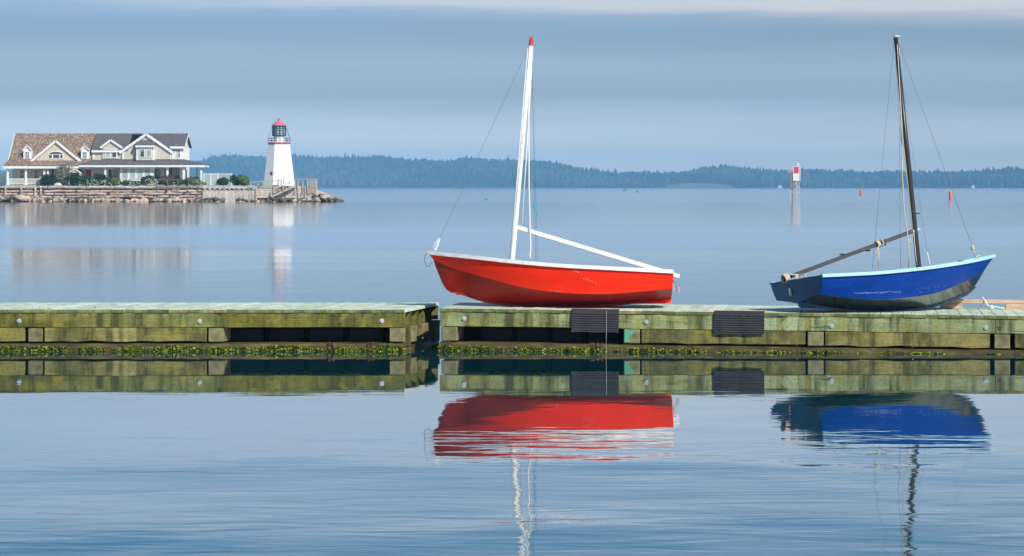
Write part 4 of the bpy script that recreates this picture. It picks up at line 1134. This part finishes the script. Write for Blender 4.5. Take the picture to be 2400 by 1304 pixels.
window(h, 413, 421.5, 350, 369, YU + .49, 2, 2, split=('blind', 'glass'))
# cross gable, gabled dormer and boxed bay
gable(h, (343, 311.5), (283, 354), (404, 354), YU - .25, YRG + .3, 374, M['tan_grey'], M['roof_grey'], .22, .34)
MB().box(X(288, YU) - .02, X(291, YU), YU - .32, YU - .26, z2, Z(352, YU)).build('corner_board', M['trim'], h, world=True)
MB().box(X(398.5, YU), X(401, YU), YU - .32, YU - .26, z2, Z(352, YU)).build('corner_board', M['trim'], h, world=True)
gable(h, (260, 326), (237.5, 343), (285, 343), YU - .18, 397.0, 373, M['tan_grey'], M['roof_grey'], .2, .26)
window(h, 247.8, 257.5, 351, 369, YU - .185, 1, 1, m='blind', fr=1.6); window(h, 263, 272.5, 351, 369, YU - .185, 1, 1, fr=1.6)
YY = 393.0
MB().box(X(319.5, YY), X(361.5, YY), YY, YU - .24, Z(376, YY), Z(342, YY)).build('bay_wall', M['trim'], h, world=True)
MB().box(X(323, YY), X(358, YY), YY - .012, YY - .002, Z(375.5, YY), Z(346, YY)).build('bay_panel', M['tan_grey'], h, world=True)
ea, eb, ta, tb = P(317, 341, YY - .25), P(363.5, 341, YY - .25), P(320, 328, YU - .2), P(362, 328, YU - .2)
slab(h, 'bay_roof', [ea, eb, tb, ta], M['roof_grey'], .1)
slab(h, 'bay_roof', [eb, Vector((eb.x, YU - .2, eb.z)), tb], M['roof_grey'], .08)
MB().box(ea.x, eb.x, YY - .32, YY - .255, ea.z - .26, ea.z - .02).build('bay_fascia', M['trim'], h, world=True)
window(h, 329, 338, 350.5, 368, YY - .013, 1, 1, fr=1.6); window(h, 344, 353.5, 350.5, 368, YY - .013, 1, 1, m='blind', fr=1.6)
for a, d in ((329, 338), (344, 353.5), (247.8, 257.5), (263, 272.5)):
    Yq = YY if a > 300 else YU - .17
    MB().box(X(a, Yq), X(d, Yq), Yq - .075, Yq - .045, Z(354.6, Yq), Z(354.0, Yq)).box(X(a + 3, Yq), X(a + 3.5, Yq), Yq - .075, Yq - .045, Z(354, Yq), Z(350.8, Yq)).box(X(a + 6, Yq), X(a + 6.5, Yq), Yq - .075, Yq - .045, Z(354, Yq), Z(350.8, Yq)).build('muntin', M['trim'], h, world=True)
# porch roof, hipped round the right corner
zt, ze2 = Z(373.5, YU), Z(385.5, YE)
XE = X(480, YE)
slab(h, 'porch_roof', [(X(184, YE) + .01, YE, ze2), (XE, YE, ze2), (XR, YU + .4, zt), (XM, YU + .4, zt)], M['roof_grey'], .10)
slab(h, 'porch_roof', [(XE, YE, ze2), (XE, 397.5, ze2), (XR, 397.5, zt), (XR, YU + .4, zt)], M['roof_grey'], .10)
MB().box(X(184, YE) + .01, XE - .02, YE + .02, YE + .28, ze2 - .38, ze2 - .11).build('porch_beam', M['trim'], h, world=True)
MB().box(XE - .3, XE - .02, YE + .29, 397.4, ze2 - .38, ze2 - .11).build('porch_beam', M['trim'], h, world=True)
MB().box(XM + .02, XE - .31, YE + .29, YU + .0, ze2 - .37, ze2 - .27).build('porch_ceiling', M['trim'], h, world=True)
MB().box(XM + .02, XE - .2, YE + .3, YU + .01, GZ - .05, GZ + .12).build('porch_floor', M['wood_rail'], h, world=True)
zc2 = ze2 - .38
for p, yq in ((247, YP), (392.5, YP), (431, YP), (472, YP), (424, YU - .3), (461.5, 396.8)): column(h, p, yq, GZ + .12, zc2, .34 if p == 431 else .26)
d = MB().box(X(252, YU), X(277, YU), YU - .03, YU + .015, GZ + .13, Z(395.5, YU)).build('sliding_door', M['trim'], h, world=True)
MB().box(X(254, YU), X(264, YU), YU - .045, YU - .032, GZ + .25, Z(397.5, YU)).build('door_pane', M['glass'], d, world=True)
MB().box(X(265.5, YU), X(275.5, YU), YU - .045, YU - .032, GZ + .25, Z(397.5, YU)).build('door_pane', M['glass'], d, world=True)
YS2 = 392.1
MB().box(X(281, YS2), X(360, YS2), YS2, YU + .01, GZ - .1, zc2).build('sunroom_wall', M['trim'], h, world=True)
for a, d in ((287, 299.5), (305, 317), (322.5, 334.5), (340, 352)): window(h, a, d, 395.5, 419, YS2, 1, 1, m='blind', fr=1.5)
MB().box(X(364, YU), X(376, YU), YU - .03, YU + .012, GZ + .13, Z(395.5, YU)).build('porch_door', M['glass'], h, world=True)
MB().box(X(385, YU), X(423, YU), YU - .03, YU + .012, GZ + .2, Z(394, YU)).build('porch_shade_panel', M['glass'], h, world=True)  # dark glass sheet added to darken the open porch

# ------------------------------------------------------------------ planting
def foliage_mb(rnd, w, d, hgt, n, leaf):
    b = MB(); V, Fc = [], []
    lobes = [(rnd.uniform(-.32, .32) * w, rnd.uniform(-.3, .3) * d, rnd.uniform(.35, .72) * hgt, rnd.uniform(.28, .42)) for _ in range(9)]
    for k in range(n):
        lx_, ly_, lz_, lr = rnd.choice(lobes)
        v = Vector((rnd.gauss(0, 1), rnd.gauss(0, 1), rnd.gauss(0, 1))).normalized() * rnd.uniform(.75, 1.05)
        c = Vector((lx_ + v.x * lr * w, ly_ + v.y * lr * d, max(.02, lz_ + v.z * lr * hgt)))
        nn = (v + Vector((rnd.uniform(-.7, .7), rnd.uniform(-.7, .7), rnd.uniform(-.4, .8)))).normalized()
        s = leaf * rnd.uniform(.6, 1.3)
        e = nn.cross(Vector((rnd.uniform(-1, 1), rnd.uniform(-1, 1), rnd.uniform(-1, 1)))).normalized() * s; f = nn.cross(e) * .7
        m = len(V); V += [c - e, c - f, c + e, c + f]; Fc.append((m, m + 1, m + 2, m + 3))
    return b.add(V, Fc)
def shrub(p0, p1, ytop, Y, m, label, n=700, leaf=.09, flowers=0, name='shrub', ybase=433):
    r = random.Random(int(p0 * 7 + ytop)); x = X((p0 + p1) / 2, Y); w_ = (p1 - p0) * Y / F; hgt = Z(ytop, Y) - GZ
    t = thing(name, (x, Y, GZ - .03), label, 'shrub', 'shrubs in front of the houses')
    foliage_mb(r, w_ * 1.02, w_ * .7, hgt * 1.04, int(n * 2.2), leaf).build('foliage', M[m], t)
    b = MB()
    for k in range(3): b.tube([(r.uniform(-.1, .1), r.uniform(-.1, .1), -.1), (r.uniform(-.3, .3) * w_ * .5, 0, hgt * .55)], [.04, .015], 5)
    b.build('stem', M['bark'], t)
    if flowers:
        f = MB()
        for k in range(int(flowers * .45)):
            c_ = Vector((r.uniform(-.55, .55) * w_, -r.uniform(.2, .42) * w_ * .7 - .1, r.uniform(.15, .95) * hgt)); s = r.uniform(.04, .085)
            a = Vector((s, 0, 0)); e = Vector((0, -s * .5, s))
            f.add([c_ - a, c_ - e, c_ + a, c_ + e], [(0, 1, 2, 3)])
        f.build('blossom', M['flower'], t)
    return t
shrub(96, 120, 409, 390.2, 'leaf', 'dark green hedge shrub beside the wooden lattice screen', 900)
shrub(115, 140, 413, 390.0, 'leaf', 'dark green shrub behind the pale garden boulder', 800)
shrub(160, 190, 404, 389.8, 'leaf', 'tall dark shrub in front of the entry gable', 1000)
shrub(186, 218, 414, 389.6, 'leaf', 'low dark shrub with white blossom below the red doors', 800, flowers=60)
shrub(220, 249, 408, 389.6, 'leaf', 'large dome-shaped clipped shrub right of the red doors', 1000)
shrub(205, 232, 421, 388.9, 'leaf', 'white flowering rose bush left of the large clipped dome', 500, flowers=110)
shrub(236, 264, 421, 388.8, 'leaf', 'white flowering rose bush below the large clipped dome', 500, flowers=110)
shrub(248, 263, 417, 389.9, 'leaf_p', 'small reddish shrub between the clipped dome and the bright green ball', 400)
shrub(261, 280, 415.5, 389.5, 'leaf_y', 'small bright green ball shrub in front of the sliding door', 700)
shrub(281, 312, 423, 388.9, 'leaf', 'low white flowering bush below the left sunroom windows', 500, flowers=100)
shrub(306, 334, 424, 388.8, 'leaf', 'low white flowering bush below the right sunroom windows', 500, flowers=90)
shrub(333, 359, 412, 389.6, 'leaf', 'dark round clipped shrub at the right end of the sunroom', 900)
shrub(340, 370, 418, 388.7, 'leaf', 'dense white rose bush in front of the dark round shrub', 500, flowers=190)
shrub(372, 407, 412, 389.5, 'leaf_p', 'wide reddish brown shrub in front of the open porch', 1000)
shrub(404, 431, 419, 389.3, 'leaf', 'low shrub with few blossoms left of the thick porch column', 600, flowers=30)
shrub(433, 447, 418, 389.6, 'leaf', 'small dark shrub right of the thick porch column', 400)
shrub(443, 465, 416, 389.4, 'leaf_p', 'purplish shrub at the right corner of the porch', 600)
shrub(446, 480, 423, 388.8, 'leaf_y', 'yellow green flowering bush below the white siding', 600, flowers=50)
shrub(511, 534, 418, 389.0, 'leaf', 'shrub in front of the glass panel fence', 600)
shrub(543, 562, 413, 389.5, 'leaf', 'dark shrub just right of the glass panel fence', 700)
shrub(556, 581, 412, 389.2, 'leaf_y', 'bright green shrub between glass fence and lighthouse', 900)
r = random.Random(99); Yt = 390.0
t = thing('small_tree', (X(152, Yt), Yt, GZ - .03), 'small silvery green tree in front of the brown roofed cottage', 'tree')
b = MB(); b.tube([(0, 0, -.1), (.05, 0, .8), (-.02, .05, 1.5)], [.09, .07, .05], 7)
for k in range(7):
    a = r.uniform(0, 6.28); b.tube([(.0, 0, r.uniform(.7, 1.4)), (math.cos(a) * .6, math.sin(a) * .5, r.uniform(1.5, 2.4))], [.035, .012], 5)
b.build('trunk', M['bark'], t)
fm = foliage_mb(r, 2.1, 1.7, 2.9, 1500, .10); fm.v = [(x, y, z + .25) for x, y, z in fm.v]; fm.build('crown', M['leaf_g'], t)
o = link('garden_boulder', RM[3]); o.location = (X(137, 388.6), 388.6, GZ + .12); o.scale = (.62, .4, .34)
o.data = RM[3].copy(); o.data.materials.clear(); M['pale_rock'] = plain('pale_rock', (.62, .57, .47), .9); o.data.materials.append(M['pale_rock'])
tag(o, 'pale cream garden boulder on the lawn before the dark shrubs', 'boulder')

# ------------------------------------------------------------------ fences, railings and stairs
Yq = 389.4
t = thing('panel_fence', (X(510, Yq), Yq, GZ), 'white framed glass panel fence right of the grey roofed house', 'fence')
M['fence_glass'] = plain('fence_glass', (.36, .42, .42), .15, spec=.6)
for p in (478, 494, 511, 543):
    MB().box(X(p, Yq) - .06, X(p, Yq) + .06, Yq - .06, Yq + .06, GZ - .05, Z(407 if p == 543 else 406.5, Yq)).build('post', M['trim'], t, world=True)
for a, d in ((478, 494), (494, 511), (511, 543)):
    MB().box(X(a, Yq) + .062, X(d, Yq) - .062, Yq - .03, Yq + .03, Z(408.8, Yq), Z(407.4, Yq)).build('rail', M['trim'], t, world=True)
    MB().box(X(a, Yq) + .07, X(d, Yq) - .07, Yq - .012, Yq + .012, GZ + .1, Z(409, Yq)).build('glass_panel', M['fence_glass'], t, world=True)
Yq = 394.5
t = thing('picket_fence', (X(0, Yq), Yq, GZ), 'white board fence on the lawn at the left end of the cottage', 'fence')
for k in range(22):
    p = -62 + k * 3.4; MB().box(X(p, Yq) - .085, X(p, Yq) + .085, Yq - .02, Yq + .02, GZ, Z(409.5, Yq)).build('board', M['trim'], t, world=True)
for k in range(4):
    p = -60 + k * 23.5; MB().box(X(p, Yq) - .08, X(p, Yq) + .08, Yq - .13, Yq - .025, GZ, Z(406.5, Yq)).build('post', M['trim'], t, world=True)
Yq = YW - .1
t = thing('pipe_railing', (X(418, Yq), Yq, GZ), 'rusty pipe railing along the top of the log seawall', 'railing')
for p in (368.5, 393, 417, 441, 464.5):
    MB().tube([P(p, 448, Yq - .25), P(p, 421, Yq - .25)], .045, 7).build('post', M['iron'], t, world=True)
for ya in (421.5, 437.5):
    MB().tube([P(368, ya, Yq - .25), P(470, ya, Yq - .25)], .035, 7).build('rail', M['iron'], t, world=True)
def wood_railing(name, label, pts, posts, balus, Y, yb):
    t = thing(name, (X(pts[0][0], Y), Y, GZ), label, 'railing', 'weathered wooden railings around the lighthouse')
    f = lambda p: np.interp(p, [a for a, _ in pts], [c for _, c in pts])
    for (a, ya), (d, yd) in zip(pts[:-1], pts[1:]): MB().bar(P(a, ya, Y), P(d, yd, Y), .10, .09).build('hand_rail', M['wood_rail'], t, world=True)
    fb = lambda p: np.interp(p, [a for a, _ in yb], [c for _, c in yb])
    for p in posts: MB().box(X(p, Y) - .07, X(p, Y) + .07, Y + .06, Y + .18, Z(fb(p), Y), Z(f(p), Y)).build('post', M['wood_rail'], t, world=True)
    for p in balus: MB().box(X(p, Y) - .03, X(p, Y) + .03, Y + .07, Y + .11, Z(fb(p) - 1.5, Y), Z(f(p), Y) - .05).build('baluster', M['wood_rail'], t, world=True)
    return t
wood_railing('wooden_railing', 'weathered wooden railing left of the lighthouse door side', [(586, 428), (620, 425), (660, 421.5)], (588, 604, 617, 638, 652, 659), (), 388.0, [(586, 437), (660, 437)])
wood_railing('wooden_railing', 'wooden railing with close balusters at the right of the lighthouse', [(691, 420), (742, 420)], (691, 698, 710, 721, 742), [724 + 2.2 * k for k in range(8)], 386.7, [(691, 455), (742, 455)])
t = thing('stairs', (X(660, 386.2), 386.2, .5), 'wooden stairs descending from the lighthouse down to the rocks', 'stairs')
for Yq in (386.0, 386.7):
    MB().bar(P(692, 436, Yq), P(637, 461, Yq), .08, .26).build('stringer', M['wood_rail'], t, world=True)
    MB().bar(P(690, 421, Yq), P(635, 450, Yq), .08, .09).build('hand_rail', M['wood_rail'], t, world=True)
    for p, ya, yb in ((636, 449.5, 462), (664, 434.5, 449), (678, 427.5, 442)): MB().box(X(p, Yq) - .05, X(p, Yq) + .05, Yq - .15, Yq - .06, Z(yb, Yq), Z(ya, Yq)).build('post', M['wood_rail'], t, world=True)
for k in range(8):
    p = 690 - k * 7; ya = 437 + k * 3.18; MB().box(X(p - 3.5, 386.3), X(p + 2.5, 386.3), 386.05, 386.65, Z(ya + .5, 386.3) - .04, Z(ya + .5, 386.3)).build('tread', M['wood_rail'], t, world=True)
b = MB().tube([P(664, 430, 387.2), P(666, 426, 387.2), P(664, 420, 387.2), P(662.5, 415, 387.2)], [.07, .05, .04, .03], 6)
tag(b.build('driftwood_post', M['bark']), 'crooked thin post leaning in front of the lighthouse', 'post')

# ------------------------------------------------------------------ lighthouse
YT = 391.0; s_ = YT / F; cx = X(654, YT)
t = thing('lighthouse', (cx, YT, GZ - .05), 'white octagonal lighthouse with red band, dark lantern cage and faded red dome', 'lighthouse')
rot = R(-17 - 90) + 0.0
z_top, z_bot = Z(338, YT), GZ - .1
def LZ(y): return Z(y, YT) - t.location.z
tower = MB().lathe((0, 0, 0), [(39.8 * s_, 0), (27.2 * s_, LZ(338.5))], 8, rot).build('tower', M['tower_white'], t)
MB().lathe((0, 0, 0), [(28.4 * s_, LZ(338.4)), (28.6 * s_, LZ(334.6))], 8, rot).build('gallery_deck', M['band_red'], t)
MB().lathe((0, 0, 0), [(27.4 * s_, LZ(334.55)), (27.4 * s_, LZ(334.2))], 8, rot).build('anti_bounce_disc', M['wood_rail'], t)  # grey disc added to keep red bounce off the lantern base
MB().lathe((0, 0, 0), [(13.2 * s_, LZ(334.1)), (13.2 * s_, LZ(318.6))], 8, rot).build('lantern_base', M['tower_white'], t)
MB().lathe((0, 0, 0), [(14.2 * s_, LZ(318.4)), (14.2 * s_, LZ(295.5))], 12, rot).build('lantern_glass', M['lantern_glass'], t)
cage = thing('lantern_cage', (0, 0, 0), None, None); cage.parent = t
for k in range(12):
    a = rot + 2 * math.pi * k / 12; p = Vector((math.cos(a), math.sin(a), 0)) * 15.6 * s_
    MB().bar(p + Vector((0, 0, LZ(318.5))), p + Vector((0, 0, LZ(295))), .09, .09).build('cage_bar', M['dark_iron'], cage)
for y_ in (318.2, 312.5, 306.5, 301, 296):
    pts = [Vector((math.cos(rot + 2 * math.pi * k / 12), math.sin(rot + 2 * math.pi * k / 12), 0)) * 15.4 * s_ + Vector((0, 0, LZ(y_))) for k in range(13)]
    b = MB()
    for a, d in zip(pts[:-1], pts[1:]): b.bar(a, d, .07, .16 if y_ in (318.2, 296) else .08)
    b.build('cage_ring', M['dark_iron'], cage)
MB().lathe((0, 0, 0), [(18 * s_, LZ(295)), (17.2 * s_, LZ(294)), (12.5 * s_, LZ(290)), (7 * s_, LZ(285.5)), (2.4 * s_, LZ(282.5)), (2.2 * s_, LZ(280.5))], 16).build('dome', M['roof_pink'], t, smooth=True)
MB().lathe((0, 0, 0), [(2.6 * s_, LZ(281)), (2.9 * s_, LZ(279.5)), (1.2 * s_, LZ(278.6)), (.7 * s_, LZ(276))], 8).build('finial', M['band_red'], t)
rail = MB()
vtx = [Vector((math.cos(rot + 2 * math.pi * k / 8), math.sin(rot + 2 * math.pi * k / 8), 0)) * 27.6 * s_ for k in range(9)]
for y_ in (324.5, 329.5):
    for a, d in zip(vtx[:-1], vtx[1:]): rail.bar(a + Vector((0, 0, LZ(y_))), d + Vector((0, 0, LZ(y_))), .045, .045)
for k in range(8):
    for f in (0, .5):
        p = vtx[k].lerp(vtx[k + 1], f); rail.bar(p + Vector((0, 0, LZ(334.6))), p + Vector((0, 0, LZ(324))), .045, .045)
rail.build('gallery_railing', M['dark_iron'], t)
for k in range(8):
    d = vtx[k].normalized(); MB().bar(vtx[k] + Vector((0, 0, LZ(325))), d * 17.0 * s_ + Vector((0, 0, LZ(296))), .03, .03).build('stay_rod', M['dark_iron'], t)
# small red window on the left front face
a0, a1 = rot + 2 * math.pi * 0 / 8, 0
def face_pt(px, py):
    """point on the tower face under the sight line through px, py"""
    best = None
    for k in range(8):
        f = (LZ(py)) / LZ(338.5); rr = (39.8 + (27.2 - 39.8) * f) * s_
        p, q = [Vector((math.cos(rot + 2 * math.pi * (k + i) / 8), math.sin(rot + 2 * math.pi * (k + i) / 8), 0)) * rr for i in (0, 1)]
        xx = X(px, YT) - cx
        if min(p.x, q.x) <= xx <= max(p.x, q.x):
            c_ = p.lerp(q, (xx - p.x) / (q.x - p.x))
            if best is None or c_.y < best[0].y: best = (c_, (q - p).normalized())
    return best
c_, tang = face_pt(639, 407)
if tang.x < 0: tang = -tang
c_ = c_ + Vector((0, 0, LZ(407))); out = tang.cross(Vector((0, 0, 1))).normalized()
if out.y > 0: out = -out
def facebox(name, m, hw, hh, d0, d1, par):
    vs = [c_ + tang * (i * hw) + Vector((0, 0, j * hh)) + out * (d + (.0 if j < 0 else -.06 * hh * 2)) for d in (d0, d1) for i, j in ((-1, -1), (1, -1), (1, 1), (-1, 1))]
    return MB().add(vs, [(0, 1, 2, 3), (7, 6, 5, 4)] + [(i, 4 + i, 4 + (i + 1) % 4, (i + 1) % 4) for i in range(4)]).build(name, m, par)
wdw = facebox('window_frame', M['roof_pink'], .23, .25, -.1, .035, t)
facebox('shutter', M['door_red'], .16, .18, -.1, .055, wdw)

# ------------------------------------------------------------------ range beacon
YBc = 434.0; sb = YBc / F
t = thing('range_beacon', (X(1862, YBc), YBc, 0), 'red and white day beacon on a lattice tower standing in the bay', 'beacon')
M['beacon_white'] = plain('beacon_white', (.80, .80, .78), .5); M['beacon_red'] = plain('beacon_red', (.62, .015, .05), .5); M['galv'] = plain('galvanised_frame', (.42, .44, .44), .5)
BZ = lambda y: Z(y, YBc); BX = lambda p: X(p, YBc)
for p, yo, pt in ((1851.5, -.6, 1853.5), (1857.5, .7, 1857.5), (1868, .7, 1868), (1873, -.6, 1871.5)):
    MB().bar((BX(p), YBc + yo, -1), (BX(pt), YBc + yo * .8, BZ(403)), .16, .16).build('leg', M['galv'], t, world=True)
for ya, yb in ((466, 452), (452, 438), (438, 424)):
    for yo in (-.58, .66):
        for s in (0, 1):
            a, d = (1852, 1872) if s else (1872, 1852)
            MB().bar((BX(a), YBc + yo, BZ(ya)), (BX(d), YBc + yo, BZ(yb)), .055, .055).build('brace', M['galv'], t, world=True)
    MB().bar((BX(1852), YBc - .60, BZ(yb)), (BX(1872.5), YBc - .60, BZ(yb)), .07, .07).build('cross_member', M['galv'], t, world=True)
MB().box(BX(1857.5), BX(1872.5), YBc - .86, YBc - .78, BZ(424), BZ(407)).build('white_board', M['beacon_white'], t, world=True)
MB().box(BX(1858), BX(1872), YBc - .85, YBc - .78, BZ(406.8), BZ(390.5)).build('red_board_frame', M['beacon_white'], t, world=True)
for k in range(4): MB().box(BX(1859.6), BX(1870.6), YBc - .90, YBc - .855, BZ(394.6 + k * 3.9), BZ(391.4 + k * 3.9)).build('red_slat', M['beacon_red'], t, world=True)
MB().tube([(BX(1874.3), YBc - .8, BZ(424)), (BX(1874.3), YBc - .8, BZ(391))], .045, 6).build('side_pole', M['beacon_white'], t, world=True)
MB().tube([(BX(1869 + 2.0 * math.cos(a)), YBc - .7, BZ(386 + 3.2 * math.sin(a))) for a in np.linspace(0, 2 * math.pi, 15)], .07, 6).build('lamp_ring', M['beacon_white'], t, world=True)
for ya in (390.5, 396.5, 402.5): MB().bar((BX(1843.5), YBc - .3, BZ(ya)), (BX(1858), YBc - .3, BZ(ya)), .05, .05).build('platform_rail', M['galv'], t, world=True)
for p in (1844, 1851): MB().bar((BX(p), YBc - .3, BZ(402.5)), (BX(p), YBc - .3, BZ(390.5)), .045, .045).build('platform_post', M['galv'], t, world=True)
MB().box(BX(1846), BX(1857.6), YBc - .7, YBc + .7, BZ(404.5), BZ(403)).build('platform', M['galv'], t, world=True)
MB().bar((BX(1854.5), YBc - .65, BZ(404)), (BX(1853), YBc - .65, BZ(445)), .28, .10).build('ladder', M['iron'], t, world=True)

# ------------------------------------------------------------------ buoys
M['orange'] = plain('faded_orange', (.62, .17, .07), .55); M['green_buoy'] = plain('green_buoy', (.02, .30, .20), .5); M['yellow'] = plain('yellow_float', (.75, .65, .15), .5)
def spar_buoy(p, ytop, ywl, wpx, label):
    Y = EYE * F / (ywl - HY); k = Y / F; r = wpx / 2 * k; hh = (ywl - ytop) * k
    t = thing('spar_buoy', (X(p, Y), Y, 0), label, 'buoy', 'faded orange spar buoys on the bay')
    t.rotation_euler = (0, R(random.uniform(-2, 3)), 0)
    MB().lathe((0, 0, 0), [(r * .95, -.8), (r, .0), (r, hh * .72), (r * .72, hh * .9), (r * .4, hh * .96)], 14).build('body', M['orange'], t, smooth=True)
    MB().lathe((0, 0, 0), [(r * .38, hh * .955), (r * .3, hh)], 8).build('top_eye', M['beacon_white'], t)
spar_buoy(2018, 444.5, 459, 6.5, 'smaller faded orange spar buoy, left of the black mast')
spar_buoy(2228, 446, 467.5, 8, 'larger faded orange spar buoy, right of the black mast')
Y = EYE * F / 10.0; k = Y / F
t = thing('lattice_buoy', (X(1464, Y), Y, 0), 'green lattice bell buoy far out near the wooded shore', 'buoy')
MB().lathe((0, 0, 0), [(5 * k, -1), (5.2 * k, 0), (5.2 * k, 1.6 * k), (4 * k, 2.2 * k)], 12).build('hull', M['green_buoy'], t)
for a in range(4):
    d = Vector((math.cos(a * 1.571 + .5), math.sin(a * 1.571 + .5), 0)); MB().bar(d * 3 * k + Vector((0, 0, 2 * k)), d * 1 * k + Vector((0, 0, 10 * k)), .5 * k, .5 * k).build('leg', M['green_buoy'], t)
MB().lathe((0, 0, 0), [(1.6 * k, 8 * k), (1.6 * k, 11 * k), (.6 * k, 12.5 * k)], 8).build('lantern', M['green_buoy'], t)
Y = EYE * F / 13.5; k = Y / F
t = thing('can_buoy', (X(1494, Y), Y, 0), 'small green can buoy beside the lattice buoy', 'buoy')
MB().lathe((0, 0, 0), [(1.9 * k, -1), (2 * k, 0), (2 * k, 4.6 * k), (1.2 * k, 5 * k)], 12).build('body', M['green_buoy'], t); MB().lathe((0, 0, 0), [(.7 * k, 4.9 * k), (.6 * k, 6.6 * k)], 8).build('top_mark', M['green_buoy'], t)
for p, yw, m, lab, r in ((1140, 468.5, 'green_buoy', 'tiny green mooring float on the bay left of the white mast', 2.2), (2292, 450, 'yellow', 'tiny yellow mooring float near the far right shore', 1.5)):
    Y = EYE * F / (yw - HY); k = Y / F * r
    t = thing('mooring_float', (X(p, Y), Y, 0), lab, 'buoy')
    MB().lathe((0, 0, 0), [(.4 * k, -.5 * k), (1.0 * k, .1 * k), (1.05 * k, .6 * k), (.75 * k, 1.3 * k), (.3 * k, 1.6 * k)], 12).build('ball', M[m], t, smooth=True)
    MB().lathe((0, 0, 0), [(.2 * k, 1.55 * k), (.2 * k, 1.9 * k)], 6).build('eye', M['beacon_white'], t)

# ------------------------------------------------------------------ far cottages on the wooded shore
def far_cottage(p, y, wpx, Y, label, roof='roof_grey'):
    k = Y / F; x = X(p, Y); z = Z(y, Y); w_ = wpx * k
    t = thing('far_cottage', (x, Y, z), label, 'house', 'white cottages on the far shore')
    MB().box(-w_ / 2, w_ / 2, 0, w_ * .7, -4, w_ * .42).build('wall', M['trim'], t)
    MB().prism([(-w_ * .54, -.4, w_ * .42), (w_ * .54, -.4, w_ * .42), (0, -.4, w_ * .75)], (0, w_ * .75, 0)).build('roof', M['roof_grey'], t)
    for s in (-.25, .25): MB().box(w_ * s - w_ * .07, w_ * s + w_ * .07, -.12, -.02, w_ * .12, w_ * .30).build('window', M['glass'], t)
far_cottage(1828, 438.5, 9, YS - 2, 'small white cottage by the shore left of the beacon')
far_cottage(1953, 407, 4.5, YS + 470, 'tiny white cottage high in the forest, left of two')
far_cottage(1968, 407, 6, YS + 470, 'tiny white cottage high in the forest, right of two')
far_cottage(2281, 437.5, 7, YS - 2, 'small white cottage by the shore at far right')
M['sand'] = mat('pale_shore', [(.3, (.15, .13, .095)), (.7, (.24, .205, .15))], (.05, .05, .3), 4, .95, 'World', rand=0)
b = MB(); V, Fc = [], []
for j in range(5):
    for i in range(21):
        p = 1555 + 165 * i / 20; y = YS - 8 + 11 * j; env = max(0.0, 1 - ((p - 1605) / (60 if p < 1605 else 115)) ** 2)
        V.append((X(p, y), y, (.0 if j == 0 else float(hill(X(p, y), y)) + .6 + 2.2 * env * j / 2.0) if j else -.5))
for j in range(4):
    for i in range(20): Fc.append((j * 21 + i, j * 21 + i + 1, (j + 1) * 21 + i + 1, (j + 1) * 21 + i))
tag(b.add(V, Fc).build('beach', M['sand'], smooth=True), kind='structure')
